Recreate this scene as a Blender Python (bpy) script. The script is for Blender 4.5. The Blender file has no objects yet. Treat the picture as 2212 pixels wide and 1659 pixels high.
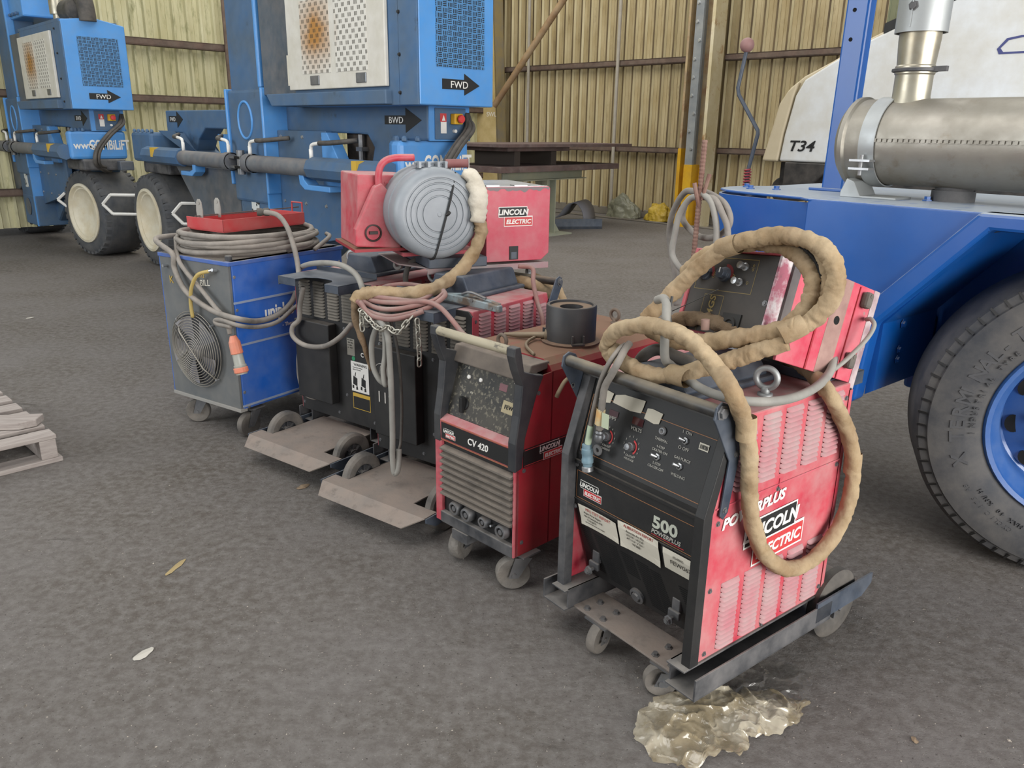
import bpy, bmesh, math, random
from mathutils import Vector, Matrix, noise
random.seed(7)
C = bpy.context.scene.collection
PI = math.pi
# ------------------------------------------------------------------ camera
CAM_H, PITCH, ROLL, FPX = 1.5, math.radians(17.7), math.radians(0.876), 1720.0
cp, sp, cr, sr = math.cos(PITCH), math.sin(PITCH), math.cos(ROLL), math.sin(ROLL)
_r = Vector((1, 0, 0)); _u = Vector((0, sp, cp)); FWD = Vector((0, cp, -sp))
RGT = cr*_r + sr*_u; UPV = -sr*_r + cr*_u
cd = bpy.data.cameras.new('camera'); cam = bpy.data.objects.new('camera', cd); C.objects.link(cam)
cd.sensor_width = 36; cd.lens = 36*FPX/2212; cd.clip_start = .05; cd.clip_end = 200
cam.matrix_world = Matrix(((RGT.x, UPV.x, -FWD.x, 0), (RGT.y, UPV.y, -FWD.y, 0), (RGT.z, UPV.z, -FWD.z, CAM_H), (0, 0, 0, 1)))
bpy.context.scene.camera = cam
# ------------------------------------------------------------------ light
vs = bpy.context.scene.view_settings
vs.view_transform = 'Standard'; vs.look = 'None'; vs.gamma = 1.0; vs.exposure = 0.0; vs.use_curve_mapping = False
w = bpy.data.worlds.new('world'); bpy.context.scene.world = w; w.use_nodes = True
bg = w.node_tree.nodes['Background']; bg.inputs[0].default_value = (.86, .93, 1.0, 1); bg.inputs[1].default_value = 0.37
def area(name, loc, aim, sx, sy, power, col):
    l = bpy.data.lights.new(name, 'AREA'); l.shape = 'RECTANGLE'; l.size = sx; l.size_y = sy; l.energy = power; l.color = col
    o = bpy.data.objects.new(name, l); C.objects.link(o); o.location = loc
    o.rotation_euler = (Vector(aim)-Vector(loc)).to_track_quat('-Z', 'Y').to_euler(); return o
area('doorway_daylight', (6.0, -4.2, 2.2), (0.2, 4.0, .9), 8, 3.6, 1250, (1, .985, .96))
area('left_floor_fill', (-9.0, 0.5, 3.2), (-2.5, 6.5, .8), 5, 4, 420, (.95, .98, 1))  # added fill lamp that brightens the left floor
area('roof_light_sheets', (-1, 10.5, 7.2), (0, 12.0, 0), 12, 7, 700, (1, .97, .9))
area('foreground_top_fill', (-2.2, 1.5, 6.5), (-.8, 3.0, 0), 5, 5, 260, (1, .98, .95))  # added fill lamp above the foreground, for more directional light

# ------------------------------------------------------------------ geometry of the view, used to read distances on real planes
def ray(px, py):
    return RGT*((px-1106)/FPX) + UPV*(-(py-829.5)/FPX) + FWD
class Frame:
    """a local frame standing on the floor: X along its front, Y away from the front, Z up"""
    def __init__(s, x, y, deg):
        a = math.radians(deg); s.deg = deg
        s.o = Vector((x, y, 0)); s.X = Vector((math.cos(a), math.sin(a), 0)); s.Y = Vector((-math.sin(a), math.cos(a), 0)); s.Z = Vector((0, 0, 1))
    def w(s, x, y, z): return s.o + s.X*x + s.Y*y + s.Z*z
    def l(s, q): d = q-s.o; return Vector((d.dot(s.X), d.dot(s.Y), d.z))
    def hit(s, px, py, ax, v):
        N = {'x': s.X, 'y': s.Y, 'z': s.Z}[ax]; d = ray(px, py); O = Vector((0, 0, CAM_H))
        return O + d*(((s.o+N*v)-O).dot(N)/d.dot(N))
    def path(s, pts, ax='y'):
        return [s.hit(p[0], p[1], (p[3] if len(p) > 3 else ax), p[2]) for p in pts]
WORLD = Frame(0, 0, 0)
# ------------------------------------------------------------------ materials
def lin(h):
    if isinstance(h, str):
        h = h.lstrip('#'); c = [int(h[i:i+2], 16)/255 for i in (0, 2, 4)]
    else: c = h
    return tuple((x/12.92 if x <= .04045 else ((x+.055)/1.055)**2.4) for x in c)+(1,)
MATS = {}
def mat(name, col, rough=.5, metal=0, col2=None, sc=6, lo=.4, hi=.65, dust=None, da=.0, dtop=0, bump=0, bsc=60, spec=.5, alpha=1, stretch=None, col3=None, sc3=20, lo3=.6, hi3=.66, coat=0):
    if name in MATS: return MATS[name]
    m = bpy.data.materials.new(name); m.use_nodes = True; nt = m.node_tree; N = nt.nodes; L = nt.links
    b = N['Principled BSDF']; b.inputs['Roughness'].default_value = rough; b.inputs['Metallic'].default_value = metal
    b.inputs['Specular IOR Level'].default_value = spec
    if coat: b.inputs['Coat Weight'].default_value = coat; b.inputs['Coat Roughness'].default_value = .25
    tc = N.new('ShaderNodeTexCoord'); src = tc.outputs['Object']
    if stretch:
        mp = N.new('ShaderNodeMapping'); mp.inputs['Scale'].default_value = stretch; L.new(src, mp.inputs[0]); src = mp.outputs[0]
    def noi(s, det=6, ro=.6):
        n = N.new('ShaderNodeTexNoise'); n.inputs['Scale'].default_value = s; n.inputs['Detail'].default_value = det; n.inputs['Roughness'].default_value = ro
        L.new(src, n.inputs['Vector']); return n.outputs['Fac']
    def ramp(f, lo_, hi_):
        r = N.new('ShaderNodeMapRange'); r.inputs[1].default_value = lo_; r.inputs[2].default_value = hi_; L.new(f, r.inputs[0]); return r.outputs[0]
    def mix(f, a, c):
        x = N.new('ShaderNodeMix'); x.data_type = 'RGBA'
        if isinstance(f, float): x.inputs[0].default_value = f
        else: L.new(f, x.inputs[0])
        for i, v in ((6, a), (7, c)):
            if isinstance(v, tuple): x.inputs[i].default_value = v
            else: L.new(v, x.inputs[i])
        return x.outputs[2]
    def mul(a, c):
        x = N.new('ShaderNodeMath'); x.operation = 'MULTIPLY'
        for i, v in ((0, a), (1, c)):
            if isinstance(v, (int, float)): x.inputs[i].default_value = v
            else: L.new(v, x.inputs[i])
        return x.outputs[0]
    out = lin(col)
    if col2: out = mix(ramp(noi(sc), lo, hi), out, lin(col2))
    if col3: out = mix(ramp(noi(sc3, 8, .7), lo3, hi3), out, lin(col3))
    if dust:
        n2 = ramp(noi(9), .3, .7); f = mul(n2, da)
        if dtop:
            g = N.new('ShaderNodeNewGeometry'); s = N.new('ShaderNodeSeparateXYZ'); L.new(g.outputs['Normal'], s.inputs[0])
            t = mul(ramp(s.outputs[2], .3, .95), dtop)
            nn = N.new('ShaderNodeMath'); nn.operation = 'ADD'; nn.use_clamp = True; L.new(f, nn.inputs[0])
            n3 = ramp(noi(14), .1, .75); L.new(mul(t, n3), nn.inputs[1]); f = nn.outputs[0]
        out = mix(f, out, lin(dust))
        rr = N.new('ShaderNodeMapRange'); rr.inputs[3].default_value = rough; rr.inputs[4].default_value = .9; L.new(f, rr.inputs[0]); L.new(rr.outputs[0], b.inputs['Roughness'])
    if isinstance(out, tuple): b.inputs['Base Color'].default_value = out
    else: L.new(out, b.inputs['Base Color'])
    if bump:
        bp = N.new('ShaderNodeBump'); bp.inputs['Strength'].default_value = bump; bp.inputs['Distance'].default_value = .01
        L.new(noi(bsc, 5), bp.inputs['Height']); L.new(bp.outputs[0], b.inputs['Normal'])
    if alpha < 1: b.inputs['Alpha'].default_value = alpha
    MATS[name] = m; return m
DUST = '8f857b'
def weave_mat(name, base, hole, kx, kz, both, rust=None):
    """perforated sheet: little groups of slots in a basket pattern"""
    m = bpy.data.materials.new(name); m.use_nodes = True; nt = m.node_tree; N = nt.nodes; L = nt.links
    b = N['Principled BSDF']; b.inputs['Roughness'].default_value = .55
    tc = N.new('ShaderNodeTexCoord'); s = N.new('ShaderNodeSeparateXYZ'); L.new(tc.outputs['Object'], s.inputs[0])
    def M(op, a, c=None):
        x = N.new('ShaderNodeMath'); x.operation = op
        for i, v in ((0, a), (1, c)):
            if v is None: continue
            if isinstance(v, (int, float)): x.inputs[i].default_value = v
            else: L.new(v, x.inputs[i])
        return x.outputs[0]
    uu = M('MULTIPLY', M('ADD', s.outputs[0], s.outputs[1]), kx); vv = M('MULTIPLY', s.outputs[2], kz)
    par = M('MODULO', M('ADD', M('FLOOR', M('ADD', uu, 1000)), M('FLOOR', M('ADD', vv, 1000))), 2)
    def slots(a, c):
        f = M('FRACT', M('MULTIPLY', a, 3)); g = M('FRACT', c)
        return M('MULTIPLY', M('MULTIPLY', M('GREATER_THAN', f, .45), M('GREATER_THAN', g, .14)), M('LESS_THAN', g, .86))
    h1 = M('MULTIPLY', slots(M('ADD', uu, 1000), M('ADD', vv, 1000)), par)
    if both:
        h2 = M('MULTIPLY', slots(M('ADD', vv, 1000), M('ADD', uu, 1000)), M('SUBTRACT', 1, par)); h1 = M('ADD', h1, h2)
    x = N.new('ShaderNodeMix'); x.data_type = 'RGBA'; L.new(h1, x.inputs[0]); x.inputs[6].default_value = lin(base); x.inputs[7].default_value = lin(hole)
    if rust:
        n = N.new('ShaderNodeTexNoise'); n.inputs['Scale'].default_value = 5; n.inputs['Detail'].default_value = 8; L.new(tc.outputs['Object'], n.inputs['Vector'])
        d = N.new('ShaderNodeVectorMath'); d.operation = 'DISTANCE'; L.new(tc.outputs['Object'], d.inputs[0]); d.inputs[1].default_value = rust
        r = N.new('ShaderNodeMapRange'); r.inputs[1].default_value = .33; r.inputs[2].default_value = .05; L.new(d.outputs['Value'], r.inputs[0])
        f = M('MULTIPLY', r.outputs[0], M('MULTIPLY', n.outputs['Fac'], 1.9)); 
        y = N.new('ShaderNodeMix'); y.data_type = 'RGBA'; L.new(f, y.inputs[0]); y.inputs[6].default_value = lin(base); y.inputs[7].default_value = lin('a8773a'); L.new(y.outputs[2], x.inputs[6])
    L.new(x.outputs[2], b.inputs['Base Color']); return m
# ------------------------------------------------------------------ mesh helpers
class MB:
    def __init__(s): s.v = []; s.f = []; s.m = []; s.mi = 0
    def add(s, vs_, fs): 
        b = len(s.v); s.v += [tuple(v) for v in vs_]; s.f += [tuple(i+b for i in f) for f in fs]; s.m += [s.mi]*len(fs); return s
    def box(s, x0, x1, y0, y1, z0, z1, T=None):
        v = [Vector((x, y, z)) for x in (x0, x1) for y in (y0, y1) for z in (z0, z1)]
        if T: v = [T @ q for q in v]
        return s.add(v, [(0, 1, 3, 2), (4, 6, 7, 5), (0, 4, 5, 1), (2, 3, 7, 6), (0, 2, 6, 4), (1, 5, 7, 3)])
    def prism(s, poly, ax, a, b, T=None):
        """closed 2D outline swept along an axis: ax 'x' -> poly is (y,z); 'y' -> (x,z); 'z' -> (x,y)"""
        def P(p, t):
            q = {'x': (t, p[0], p[1]), 'y': (p[0], t, p[1]), 'z': (p[0], p[1], t)}[ax]; q = Vector(q); return T @ q if T else q
        n = len(poly); v = [P(p, a) for p in poly]+[P(p, b) for p in poly]
        f = [tuple(range(n)), tuple(range(2*n-1, n-1, -1))]+[(i, i+n, (i+1) % n+n, (i+1) % n) for i in range(n)]
        return s.add(v, f)
    def quad(s, a, b, c, d): return s.add([a, b, c, d], [(0, 1, 2, 3)])
    def tube(s, pts, r, seg=10, closed=False, caps=True, rf=None):
        pts = [Vector(p) for p in pts]; n = len(pts); rings = []; up = None
        for i, p in enumerate(pts):
            if closed: t = pts[(i+1) % n]-pts[i-1]
            else: t = pts[min(i+1, n-1)]-pts[max(i-1, 0)]
            if t.length < 1e-9: t = Vector((0, 0, 1))
            t.normalize()
            if up is None: up = t.orthogonal().normalized() if abs(t.z) > .9 else Vector((0, 0, 1))
            side = t.cross(up)
            if side.length < 1e-6: side = t.orthogonal()
            side.normalize(); up = side.cross(t).normalized()
            rr = r[i] if isinstance(r, (list, tuple)) else r
            ring = []
            for k in range(seg):
                a = 2*PI*k/seg; q = rr*(rf(i, a) if rf else 1)
                ring.append(p+(side*math.cos(a)+up*math.sin(a))*q)
            rings.append(ring)
        b = []; 
        for ring in rings: b += ring
        f = []; m = n if closed else n-1
        for i in range(m):
            j = (i+1) % n
            for k in range(seg): f.append((i*seg+k, j*seg+k, j*seg+(k+1) % seg, i*seg+(k+1) % seg))
        if caps and not closed: f += [tuple(range(seg)), tuple(range(n*seg-1, (n-1)*seg-1, -1))]
        return s.add(b, f)
    def cyl(s, a, b, r, seg=20, r2=None): return s.tube([a, b], [r, r if r2 is None else r2], seg)
    def lathe(s, prof, o, axis, seg=32, closed=False):
        """prof: (radius, distance along axis)"""
        o = Vector(o); ax = Vector(axis).normalized(); e1 = ax.orthogonal().normalized(); e2 = ax.cross(e1)
        v = []; n = len(prof)
        for k in range(seg):
            a = 2*PI*k/seg; d = e1*math.cos(a)+e2*math.sin(a)
            for (r, h) in prof: v.append(o+d*r+ax*h)
        f = []
        for k in range(seg):
            k2 = (k+1) % seg
            for i in range(n if closed else n-1):
                j = (i+1) % n; f.append((k*n+i, k*n+j, k2*n+j, k2*n+i))
        return s.add(v, f)
    def disc(s, o, axis, r, seg=24, r0=0):
        return s.lathe([(max(r0, 1e-4), 0), (r, 0)], o, axis, seg)
    def bolt(s, p, n, r=.006, h=.005, seg=6):
        p = Vector(p); n = Vector(n).normalized(); return s.lathe([(r*1.5, 0), (r*1.5, h*.25), (r, h*.3), (r, h), (.0001, h)], p, n, seg)
    def build(s, name, m=None, parent=None, smooth=False, bevel=0, seg=2, sub=0, T=None, centre=False):
        me = bpy.data.meshes.new(name); vv = s.v
        off = Vector((0, 0, 0))
        if centre and vv:
            k = Vector((0, 0, 0)); 
            for q in vv: k += Vector(q)
            off = k/len(vv); vv = [tuple(Vector(q)-off) for q in vv]
        me.from_pydata(vv, [], s.f); 
        for x in (m if isinstance(m, (list, tuple)) else [m]):
            if x: me.materials.append(x)
        if any(s.m): me.polygons.foreach_set('material_index', s.m)
        bm = bmesh.new(); bm.from_mesh(me)
        bmesh.ops.recalc_face_normals(bm, faces=bm.faces); bm.to_mesh(me); bm.free()
        if smooth: me.polygons.foreach_set('use_smooth', [True]*len(me.polygons))
        o = bpy.data.objects.new(name, me); C.objects.link(o); o.location = off
        if parent: o.parent = parent
        if bevel:
            b = o.modifiers.new('bevel', 'BEVEL'); b.width = bevel; b.segments = seg; b.limit_method = 'ANGLE'; b.angle_limit = math.radians(35); b.harden_normals = False
        if smooth == 'angle':
            try: me.set_sharp_from_angle(angle=math.radians(38))
            except Exception: pass
        if sub: ss = o.modifiers.new('subdivision', 'SUBSURF'); ss.levels = sub; ss.render_levels = sub
        return o
def tag(o, label, cat, group=None, kind=None):
    if label: o['label'] = label
    if cat: o['category'] = cat
    if group: o['group'] = group
    if kind: o['kind'] = kind
    return o
def empty(name, x, y, z=0, deg=0, label=None, cat=None, group=None):
    o = bpy.data.objects.new(name, None); C.objects.link(o); o.location = (x, y, z); o.rotation_euler = (0, 0, math.radians(deg)); o.empty_display_size = .1
    return tag(o, label, cat, group)
def struct(o): o['kind'] = 'structure'; return o
def copy_tree(o, parent=None):
    c = o.copy(); C.objects.link(c)
    if parent: c.parent = parent
    for ch in list(o.children): copy_tree(ch, c)
    return c
def spline(pts, n=8, closed=False):
    P = [Vector(p) for p in pts]; out = []; k = len(P); m = k if closed else k-1
    for i in range(m):
        p0 = P[(i-1) % k] if (closed or i > 0) else P[0]*2-P[1]; p1 = P[i]; p2 = P[(i+1) % k]
        p3 = P[(i+2) % k] if (closed or i+2 < k) else P[-1]*2-P[-2]
        for j in range(n):
            t = j/n; t2 = t*t; t3 = t2*t
            out.append(.5*((2*p1)+(-p0+p2)*t+(2*p0-5*p1+4*p2-p3)*t2+(-p0+3*p1-3*p2+p3)*t3))
    if not closed: out.append(P[-1])
    return out
def arc(cx, cy, r, a0, a1, n=8):
    return [(cx+r*math.cos(math.radians(a0+(a1-a0)*i/n)), cy+r*math.sin(math.radians(a0+(a1-a0)*i/n))) for i in range(n+1)]
def bolts(name, pts, n, m, parent, r=.006, h=.005):
    q = None
    for p in pts:
        if q is None:
            q = MB().bolt((0, 0, 0), n, r, h).build(name, m, parent); q.location = p
        else:
            c = q.copy(); C.objects.link(c); c.location = p; c.parent = parent
    return q
def letters(name, items, m, parent, ext=.0006, font_shear=0):
    """items: (text, height, origin, xdir, updir[, align]) -> one mesh of real lettering"""
    mb = MB()
    for it in items:
        s, h, o, xd, ud = it[:5]; al = it[5] if len(it) > 5 else 'LEFT'; sh = it[6] if len(it) > 6 else 0; bold = it[7] if len(it) > 7 else 0; ws = it[8] if len(it) > 8 else 1
        c = bpy.data.curves.new('t', 'FONT'); c.body = s; c.size = h*1.38; c.align_x = al; c.extrude = ext; c.shear = sh; c.offset = bold*h; c.resolution_u = 3
        ob = bpy.data.objects.new('t', c); C.objects.link(ob)
        bpy.context.view_layer.update()
        me = bpy.data.meshes.new_from_object(ob.evaluated_get(bpy.context.evaluated_depsgraph_get()))
        xd = Vector(xd).normalized(); ud = Vector(ud).normalized(); nd = xd.cross(ud); o = Vector(o)
        mb.add([o+xd*v.co.x*ws+ud*v.co.y+nd*(v.co.z+ext*.5) for v in me.vertices], [tuple(p.vertices) for p in me.polygons])
        bpy.data.objects.remove(ob); bpy.data.meshes.remove(me); bpy.data.curves.remove(c)
    return mb.build(name, m, parent)
def badge(parent, o, xd, ud, w, name='maker_badge', sh=.22):
    """black plate over a red plate, both edged in white, with the two words of the maker's badge"""
    o = Vector(o); xd = Vector(xd).normalized(); ud = Vector(ud).normalized(); nd = xd.cross(ud)
    def slab(a, b, c, d, lift):
        mb = MB(); q = [o+xd*(x*w+sh*.0)+ud*y*w for x, y in ((a, c), (b, c), (b, d), (a, d))]
        mb.add([p+nd*.0002 for p in q]+[p+nd*lift for p in q], [(0, 1, 2, 3), (7, 6, 5, 4), (0, 1, 5, 4), (1, 2, 6, 5), (2, 3, 7, 6), (3, 0, 4, 7)]); return mb
    root = slab(0, .84, .22, .5, .0006).build(name, MW, parent)
    slab(.16, 1.0, -.02, .25, .0005).build('red_border', MW, root)
    slab(.175, .985, .0, .22, .0009).build('red_plate', MAT['badge_red'], root)
    slab(.018, .822, .24, .482, .001).build('black_plate', MAT['ink'], root)
    letters('badge_lettering', [('LINCOLN', .145*w, o+xd*.42*w+ud*.29*w+nd*.001, xd, ud, 'CENTER', .18, .045, 1.02),
                                ('ELECTRIC', .115*w, o+xd*.58*w+ud*.05*w+nd*.001, xd, ud, 'CENTER', .18, .045, 1.05)], MW, root)
    return root
MAT = {}
MAT['ink'] = mat('black_ink', '161616', .6); MW = mat('white_print', 'e6e4de', .6, dust=DUST, da=.25)
MAT['badge_red'] = mat('badge_red', 'c0272d', .55, dust=DUST, da=.2)
RED = mat('red_case_paint', 'b9243d', .5, col2='a82038', sc=5, dust='b39692', da=.55, dtop=.75, bump=.04, bsc=200)
REDL = mat('faded_red_paint', 'c0304b', .5, col2='b32a42', sc=4, dust='bd9494', da=.5, dtop=.6, col3='7b6a66', sc3=16, lo3=.66, hi3=.69, bump=.04)
REDD = mat('dusty_dark_red_paint', '9c1528', .5, col2='861222', sc=5, dust='7d604c', da=.15, dtop=1.7, bump=.05)
REDB = mat('bracket_red_paint', 'b52a30', .45, dust=DUST, da=.3, dtop=.4)
BLK = mat('black_panel_paint', '121315', .55, col2='191a1b', sc=8, dust='6e675f', da=.09, dtop=.7, bump=.04, bsc=250)
BLKD = mat('dusty_black_metal', '2a2d33', .55, col2='343841', sc=9, dust='85807a', da=.45, dtop=.85, bump=.05, bsc=120)
NAVY = mat('blueblack_metal', '313a47', .42, col2='3b4656', sc=7, dust='7d7f82', da=.35, dtop=.7, metal=.2)
STL = mat('dirty_steel', '6f7378', .4, metal=.7, col2='85878a', sc=12, dust='7c7268', da=.4, dtop=.6, bump=.05)
STLB = mat('bright_steel', 'b9bcbf', .3, metal=.85, dust='8f857b', da=.3)
TREAD = mat('dusty_rubber', '4a4846', .85, col2='5f5b57', sc=14, dust='8b8379', da=.7, bump=.2, bsc=90)
TREADK = mat('dark_dusty_rubber', '383634', .8, col2='4a4744', sc=14, dust='7d756b', da=.4, bump=.15, bsc=60)
TRAYM = mat('dusty_tray_steel', '67625e', .7, col2='7d766f', sc=5, lo=.35, hi=.6, dust='8a7d73', da=.7, dtop=.6, col3='3c3a38', sc3=16, lo3=.54, hi3=.66, bump=.15)
HOSE = mat('grey_rubber_hose', '6b6762', .7, col2='87817a', sc=12, dust='9b9288', da=.5, dtop=.5, bump=.15, bsc=80)
HOSED = mat('dark_rubber_hose', '2b2a2a', .6, col2='3a3836', sc=12, dust='7d756b', da=.4, dtop=.4, bump=.1)
PINK = mat('reddish_rubber_cable', '94625a', .7, col2='7c5550', sc=12, dust='9a8b84', da=.5, dtop=.5, bump=.1)
LEATH = mat('tan_leather_sleeve', '80664a', .9, col2='a18a6a', sc=8, lo=.35, hi=.68, dust='c4b498', da=.45, dtop=.2, bump=.35, bsc=30, spec=.15, col3='6b5232', sc3=7, lo3=.5, hi3=.72)
LOUV = mat('dusty_louvre_paint', 'b06a72', .75, dust='ac9593', da=.85, dtop=.5, bump=.05)
LOUVB = mat('dusty_black_louvre', '58554f', .8, dust='7d766c', da=.8, dtop=.6, bump=.06)
DARKH = mat('dark_opening', '060606', .9)
ZINC = mat('zinc_chain', 'b5b3a8', .38, metal=.75, dust='9a9184', da=.35)
PAPER = mat('paper_label', 'd8d2c2', .8, dust='a59c8c', da=.3)
YEL = mat('yellow_label', 'c9a227', .7, dust=DUST, da=.3)
GRNL = mat('green_sticker', '2f8f62', .6)
COL_TEAL = mat('teal_plug_shell', '5f8292', .5, metal=.2, dust='9ba3a3', da=.5)
ORNG = mat('orange_plastic', 'd8795a', .55, dust='b9a79a', da=.5)
CLEARP = mat('milky_clear_plastic', 'a3a59c', .3, dust='9a948a', da=.6)
# big machines
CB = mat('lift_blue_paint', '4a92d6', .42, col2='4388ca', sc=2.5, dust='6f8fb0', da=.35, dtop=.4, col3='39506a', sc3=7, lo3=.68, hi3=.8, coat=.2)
CBD = mat('lift_shaded_grimy_blue', '3a6088', .5, col2='43586e', sc=2.2, dust='5f7080', da=.45, dtop=.3, col3='2c3945', sc3=6, lo3=.62, hi3=.74)  # darker lift blue painted in for faces turned from the light, plus grime
CHB = mat('chassis_blue_paint', '0b57a8', .32, col2='0a509c', sc=2, dust='9aa3ad', da=.04, dtop=1.9, col3='7f97bb', sc3=70, lo3=.74, hi3=.76, coat=.3)
CWH = mat('cream_door_paint', 'cfccc3', .5, col2='c3bfb2', sc=5, dust=DUST, da=.15)
CGR = mat('grey_cab_panel', '4a5663', .45, col2='3d4650', sc=2, dust=DUST, da=.3)
TYRE = mat('tyre_rubber', '33353a', .75, col2='3d3d40', sc=5, dust='6d6862', da=.55, dtop=.1, bump=.12, bsc=30)
TYRED = mat('worn_tyre_rubber', '3b3f45', .75, col2='4a4c50', sc=4, dust='77736d', da=.35, dtop=.2, bump=.1, bsc=20)
RIM = mat('cream_rim_paint', 'd6d0bd', .5, col2='cbbfa3', sc=5, dust='9a8c70', da=.25, col3='8a6a48', sc3=10, lo3=.68, hi3=.74)
RIMB = mat('blue_rim_paint', '154f94', .3, dust='7a8798', da=.25, coat=.4)
RUST = mat('rusty_steel', '5d4743', .8, col2='4b3b39', sc=5, col3='6d5a52', sc3=9, lo3=.55, hi3=.7, dust='6f6a68', da=.35, bump=.15)
RUSTB = mat('rusty_rebar', '7c6054', .85, col2='6b4a40', sc=20, dust='9a857a', da=.3, bump=.2)
MUFF = mat('stained_muffler_steel', '98948a', .38, metal=.75, col2='a8a39a', sc=3, col3='7c6a52', sc3=5, lo3=.58, hi3=.75, dust='8f887b', da=.45, dtop=.3, bump=.04)
MUFP = mat('heat_tinted_pipe', 'b3ad9c', .3, metal=.75, col2='8e7752', sc=4, lo=.5, hi=.75, dust='a79f8c', da=.3)
GALV = mat('galvanised_sheet', 'a9adae', .4, metal=.6, dust='9d9c96', da=.4)
OFFW = mat('white_body_paint', 'd5d8da', .4, col2='c9c6bd', sc=1.5, dust='a99f8c', da=.25, coat=.2)
CREAM = mat('cream_body_edge', 'c0b398', .5, dust='a39272', da=.3)
WALLC = mat('lit_rib_crest', 'd0c5a2', .5, col2='b8aa84', sc=3, stretch=(1, 1, .3))  # light on the rib crests put into their colour
WALLS = mat('shaded_rib_side', '54452f', .7, col2='6b5a3e', sc=4, stretch=(1, 1, .3))  # shade on the rib flanks put into their colour
WALLR = mat('sun_stained_cladding', '9c8a62', .5, col2='b8a985', sc=3, stretch=(1, 1, .35), col3='6e5c3e', sc3=7, lo3=.56, hi3=.75, dust='a89a7a', da=.3)
WALLL = mat('green_stained_cladding', 'bcb58c', .6, col2='d2cdaa', sc=3, stretch=(1, 1, .3), col3='77784d', sc3=8, lo3=.52, hi3=.72, dust='8f8a66', da=.25)
GIRT = mat('rusty_brown_girt', '54443c', .8, col2='665046', sc=6, dust='857a6c', da=.35, dtop=.6)
COLM = mat('rust_stained_column', '9a8462', .7, col2='b39a70', sc=3, col3='8a5a2c', sc3=4, lo3=.5, hi3=.7, dust='8f8a80', da=.4)
COLG = mat('grey_column_flange', '7b7f82', .6, col2='8f9190', sc=4, col3='94703f', sc3=5, lo3=.62, hi3=.75)
PYEL = mat('yellow_safety_paint', 'd9a70a', .5, col2='c48f0c', sc=4, dust='9a8a5a', da=.25)
OCHR = mat('ochre_primer_beam', 'b09a66', .7, col2='c2ad7c', sc=4, col3='8f8f80', sc3=6, lo3=.6, hi3=.75)
WOOD = mat('grey_weathered_timber', '8f8580', .85, col2='a59c96', sc=6, stretch=(1, 8, 8), dust='aaa29a', da=.4, bump=.3, bsc=25)
# ------------------------------------------------------------------ the shed
def floor_mat():
    m = bpy.data.materials.new('rough_asphalt'); m.use_nodes = True; nt = m.node_tree; N = nt.nodes; L = nt.links; b = N['Principled BSDF']
    tc = N.new('ShaderNodeTexCoord'); b.inputs['Specular IOR Level'].default_value = .3
    def noi(s, d=8, r=.65, vec=None):
        n = N.new('ShaderNodeTexNoise'); n.inputs['Scale'].default_value = s; n.inputs['Detail'].default_value = d; n.inputs['Roughness'].default_value = r; L.new(vec or tc.outputs['Object'], n.inputs['Vector']); return n.outputs['Fac']
    def ramp(f, a, c, lo=0, hi=1):
        r = N.new('ShaderNodeMapRange'); r.inputs[1].default_value = a; r.inputs[2].default_value = c; r.inputs[3].default_value = lo; r.inputs[4].default_value = hi; L.new(f, r.inputs[0]); return r.outputs[0]
    def mix(f, a, c):
        x = N.new('ShaderNodeMix'); x.data_type = 'RGBA'; L.new(f, x.inputs[0])
        for i, v in ((6, a), (7, c)):
            if isinstance(v, tuple): x.inputs[i].default_value = v
            else: L.new(v, x.inputs[i])
        return x.outputs[2]
    mp = N.new('ShaderNodeMapping'); mp.inputs['Rotation'].default_value = (0, 0, .5); mp.inputs['Scale'].default_value = (1, 3, 1); L.new(tc.outputs['Object'], mp.inputs[0])
    c = mix(ramp(noi(1.1), .35, .65), lin('6e6966'), lin('5b544d'))
    c = mix(ramp(noi(28, 6, .7), .4, .7), c, lin('7d7975'))
    c = mix(ramp(noi(2.3, 8, .7, mp.outputs[0]), .62, .74), c, lin('46413c'))
    c = mix(ramp(noi(150, 3), .66, .72), c, lin('a9a49d'))
    c = mix(ramp(noi(90, 4), .62, .7), c, lin('3f3a36'))
    L.new(c, b.inputs['Base Color']); b.inputs['Roughness'].default_value = .88
    bp = N.new('ShaderNodeBump'); bp.inputs['Strength'].default_value = .75; bp.inputs['Distance'].default_value = .014
    a = N.new('ShaderNodeMath'); a.operation = 'MULTIPLY_ADD'; L.new(noi(55, 7, .75), a.inputs[0]); a.inputs[1].default_value = .75; L.new(noi(9, 6, .6), a.inputs[2])
    L.new(a.outputs[0], bp.inputs['Height']); L.new(bp.outputs[0], b.inputs['Normal']); return m
struct(MB().box(-16, 14, -6, 22, -.2, 0).build('floor', floor_mat()))
RWF = Frame(1.7975, 15.4175, -45)      # right-hand wall: X runs right and towards us, Y through the wall
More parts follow.
